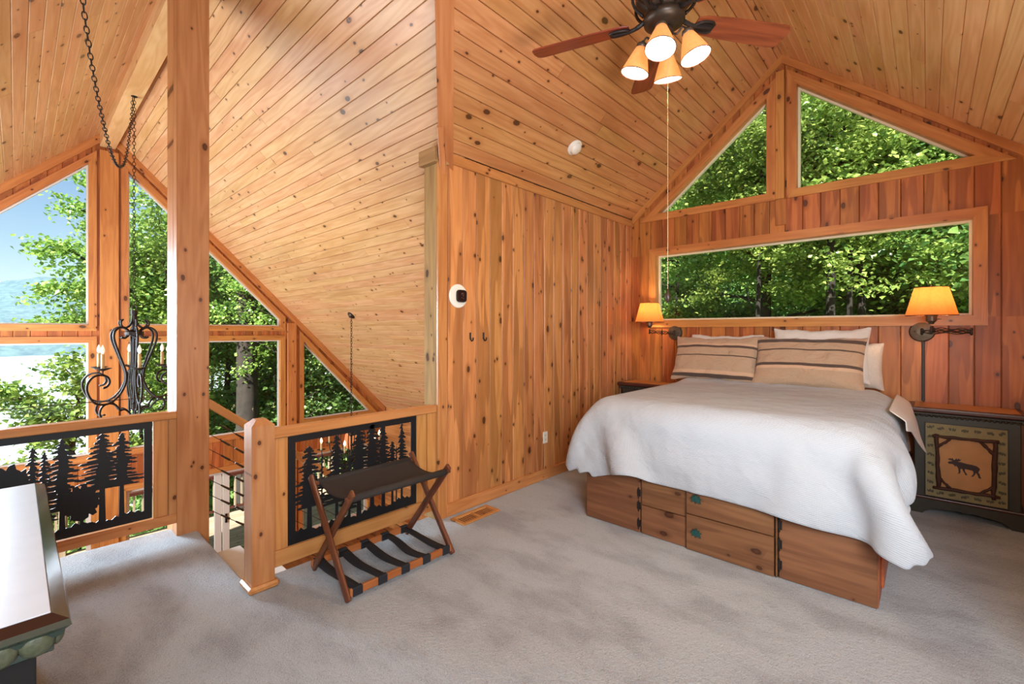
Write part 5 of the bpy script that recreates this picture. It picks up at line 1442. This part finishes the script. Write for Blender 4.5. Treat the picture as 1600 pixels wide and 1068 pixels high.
# far wooded hills across the lake
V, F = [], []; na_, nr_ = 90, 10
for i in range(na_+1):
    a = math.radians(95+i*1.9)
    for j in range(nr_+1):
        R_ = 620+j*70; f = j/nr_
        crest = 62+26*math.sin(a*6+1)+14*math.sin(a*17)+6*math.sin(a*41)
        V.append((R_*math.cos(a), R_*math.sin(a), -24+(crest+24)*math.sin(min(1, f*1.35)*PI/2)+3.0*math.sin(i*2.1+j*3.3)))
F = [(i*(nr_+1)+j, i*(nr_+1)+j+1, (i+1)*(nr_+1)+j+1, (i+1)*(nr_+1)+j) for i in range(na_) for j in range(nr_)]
tag(mesh_obj('hill', V, F, M['hill'], None, None, smooth=True), 'haze-tinted wooded ridge across the lake', 'hill', kind='structure')

GR, GG = 'trees on the slope behind the bedroom windows', 'trees outside the great room windows'
rg = random.Random(31)
gz = lambda y: -3.4+min(max(0, y-7)*.13, 5)
# distinct trunks in the long window
for x, y, r_, tk, rz, lab in ((-1.277, 9.6, .62, 0, 1.0, 'thick straight trunk near the middle of the long window'), (-1.02, 10.1, .55, 1, 4.4, 'leaning thin trunk right of the thick one in the long window'),
                     (-.84, 10.8, .8, 2, 2.0, 'curved slim trunk furthest right of the three in the long window'), (-2.5, 9.8, .5, 1, 5.2, 'slim dark trunk left of centre in the long window')):
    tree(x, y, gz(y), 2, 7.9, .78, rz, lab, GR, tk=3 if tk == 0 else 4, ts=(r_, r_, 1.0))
k = 0
for y0, n, dx0, dx1 in ((11.8, 3, -11, 5), (15.0, 4, -14, 6), (27, 3, -26, 12)):
    rown = {11.8: 'nearest', 15.0: 'second', 27: 'farthest'}[y0]
    for i in range(n):
        x = dx0+(dx1-dx0)*(i+.5+rg.uniform(-.3, .3))/n; y = y0+rg.uniform(-1.2, 1.2); kd = rg.randrange(3); s_ = rg.uniform(.95, 1.25)*(1+max(0, y-18)*.02)
        tree(x, y, gz(y), kd, (6.9+rg.uniform(-1.4, 1.6))*s_, s_, rg.uniform(0, 6), 'leafy broadleaf tree in the %s row behind the bedroom windows' % rown, 'trees in the %s row behind the bedroom' % rown, tk=kd)
for i in range(16):
    y = rg.uniform(11, 19); x = rg.uniform(-1.0, .25)*y*.9
    bush(x, y, gz(y)+rg.uniform(1.6, 4.4), rg.randrange(2), rg.uniform(.9, 1.3), rg.uniform(0, 6), 'leafy understory growth on the slope behind the bedroom', 'understory behind the bedroom')
for i in range(34):
    y = rg.uniform(19, 34); x = rg.uniform(-1.15, .8)*y*.85
    bush(x, y, 1.6+y*rg.uniform(.0, .17), rg.randrange(2), rg.uniform(1.6, 2.3), rg.uniform(0, 6), 'distant leafy growth low between the trunks behind the bedroom', 'distant growth behind the bedroom')
for x, y, z, sc_ in ((.75, 12.2, 2.9, .9), (1.5, 16, 3.2, 1.3), (.6, 20, 3.8, 1.8), (2.6, 24, 4.2, 2.2)):
    bush(x, y, z, 0, sc_, x*3, 'leafy growth at the right end of the long window', 'growth at the right end of the long window')
# great room side: big trunk close to the deck
t = thing('tree', (-14, 4.26, -5.0), 'big dark-barked tree trunk close outside the right great room windows', 'tree')
bm_obj('trunk', branch_tree_bm(16, .35, 12, nb=8, spread=3.4, first=.45), M['bark'], t, Matrix.Translation((-14, 4.26, -5.0)), smooth=True)
f = linkmesh('foliage', CR[0], t, Matrix.Translation((-14.5, 4.6, 9.2)) @ Matrix.Diagonal((1.2, 1.2, 1.0, 1))); f['kind'] = 'stuff'
t = thing('tree', (-13.2, 4.95, -5.0), 'forked sapling with thin dark stem right of the big trunk', 'tree')
bm_obj('trunk', branch_tree_bm(9, .065, 15, nb=12, spread=1.6, first=.3), M['bark'], t, Matrix.Translation((-13.2, 4.95, -5.0)), smooth=True)
f = linkmesh('foliage', CR[2], t, Matrix.Translation((-13.2, 5.2, 3.2)) @ Matrix.Diagonal((.8, .8, .8, 1))); f['kind'] = 'stuff'
zg = lambda x, y: -3.4+(x+12)*.42+max(0, y-8)*.10
for x, y, s_ in ((-17, 4.6, 1.0), (-19, 8.2, 1.1), (-16, 9.5, 1.0), (-22, 5.2, 1.2), (-24, 9.8, 1.3), (-27, 14, 1.4), (-20, 13.5, 1.2), (-30, 9, 1.5), (-33, 18, 1.6), (-15.5, 12.8, 1.0), (-26, 5.5, 1.2), (-36, 12, 1.7), (-40, 22, 1.8)):
    kd = rg.randrange(3); top = rg.uniform(1.5, 3.4)
    tree(x, y, zg(x, y), kd, top-zg(x, y), s_, rg.uniform(0, 6), 'leafy green tree beyond the right great room windows', GG, tk=kd)
for x, y, z, s_ in ((-15, 6.6, -1.0, 1.3), (-16.5, 4.2, -2.4, 1.4), (-15.6, 8.2, -.6, 1.4), (-19, 6.4, -2.6, 1.7), (-22, 9, -2.5, 2.0), (-18, 3.6, -4.0, 1.5), (-25, 12, -2, 2.4), (-24, 7, -4, 2.2), (-17.5, 10.8, -1, 1.6)):
    bush(x, y, z, rg.randrange(2), s_, rg.uniform(0, 6), 'leafy growth below the right great room windows', 'understory outside the great room')
# tree leaning into the lake view from below
def spray(nm, paths, per, rc, size, sd, label, base):
    t = thing(nm, base, label, 'tree'); bm = bmesh.new(); cs = []
    for p in paths:
        q = spline(p, 5); tube_bm(q, [max(.008, .05*(1-i/len(q))) for i in range(len(q))], 6, bm)
        rs = random.Random(sd+len(cs))
        for v in q[len(q)//5:]:
            cs.append(v+Vector((rs.uniform(-.2, .2), rs.uniform(-.25, .25), rs.uniform(-.12, .12))))
            cs.append(v+Vector((rs.uniform(-.4, .4), rs.uniform(-.4, .4), rs.uniform(-.3, .1))))
    bm_obj('branch', bm, M['bark'], t, smooth=True)
    o = bpy.data.objects.new('foliage', leaf_mesh('spray', [tuple(c) for c in cs], per, rc, size, sd)); C.objects.link(o); place(o, None, t); o['kind'] = 'stuff'
    return t
X = -13.5
spray('tree', [[(X, 1.75, 1.2), (X, 1.3, 1.6), (X, .7, 1.75), (X, .35, 1.55)], [(X, 1.8, 2.4), (X, 1.2, 2.9), (X, .6, 3.3), (X, .3, 3.1)], [(X, 1.75, 3.6), (X, 1.2, 4.0), (X, .75, 4.2)],
               [(X, 1.75, 2.0), (X, 1.25, 2.3), (X, .8, 2.4), (X, .5, 2.2)], [(X, 1.75, 4.4), (X, 1.25, 4.9), (X, .9, 4.8)]], 34, .13, .085, 41, 'leafy branches reaching into the blue sky of the left upper window', (X, 1.8, -5))
spray('tree', [[(X, .95, -5), (X-.1, .9, -2.2), (X, .7, -.3)], [(X, .9, -2.0), (X, .4, -1.4), (X, -.1, -1.2)], [(X, .85, -1.2), (X, .5, -.4), (X, .1, .1), (X, -.3, .35)], [(X, .8, -.9), (X, 1.2, -.1), (X, 1.5, .6)], [(X, .9, -1.6), (X, 1.3, -1.2), (X, 1.6, -.9)], [(X, .8, -1.2), (X, .9, .2), (X, .6, .9)], [(X, .9, -2.6), (X, .3, -2.2), (X, -.4, -2.0)]],
      60, .17, .095, 42, 'dark-stemmed tree in front of the lake in the left middle window', (X, .95, -5))
spray('tree', [[(X-2, 1.9, -1), (X-2, 1.7, 1.5), (X-2, 1.9, 4)], [(X-2, 2.3, -2), (X-2, 2.2, 1), (X-2, 2.6, 4.5)], [(X-1.5, 2.9, -2), (X-1.5, 2.8, 2), (X-1.5, 2.5, 5)], [(X-2.2, 3.4, -2), (X-2, 3.2, 2), (X-2, 3.3, 5)]], 170, .34, .11, 43, 'light green tree filling the narrow pane right of the central mullion', (X-2, 2.3, -6))
print('planks', n1, n2, 'objects', len(bpy.data.objects))
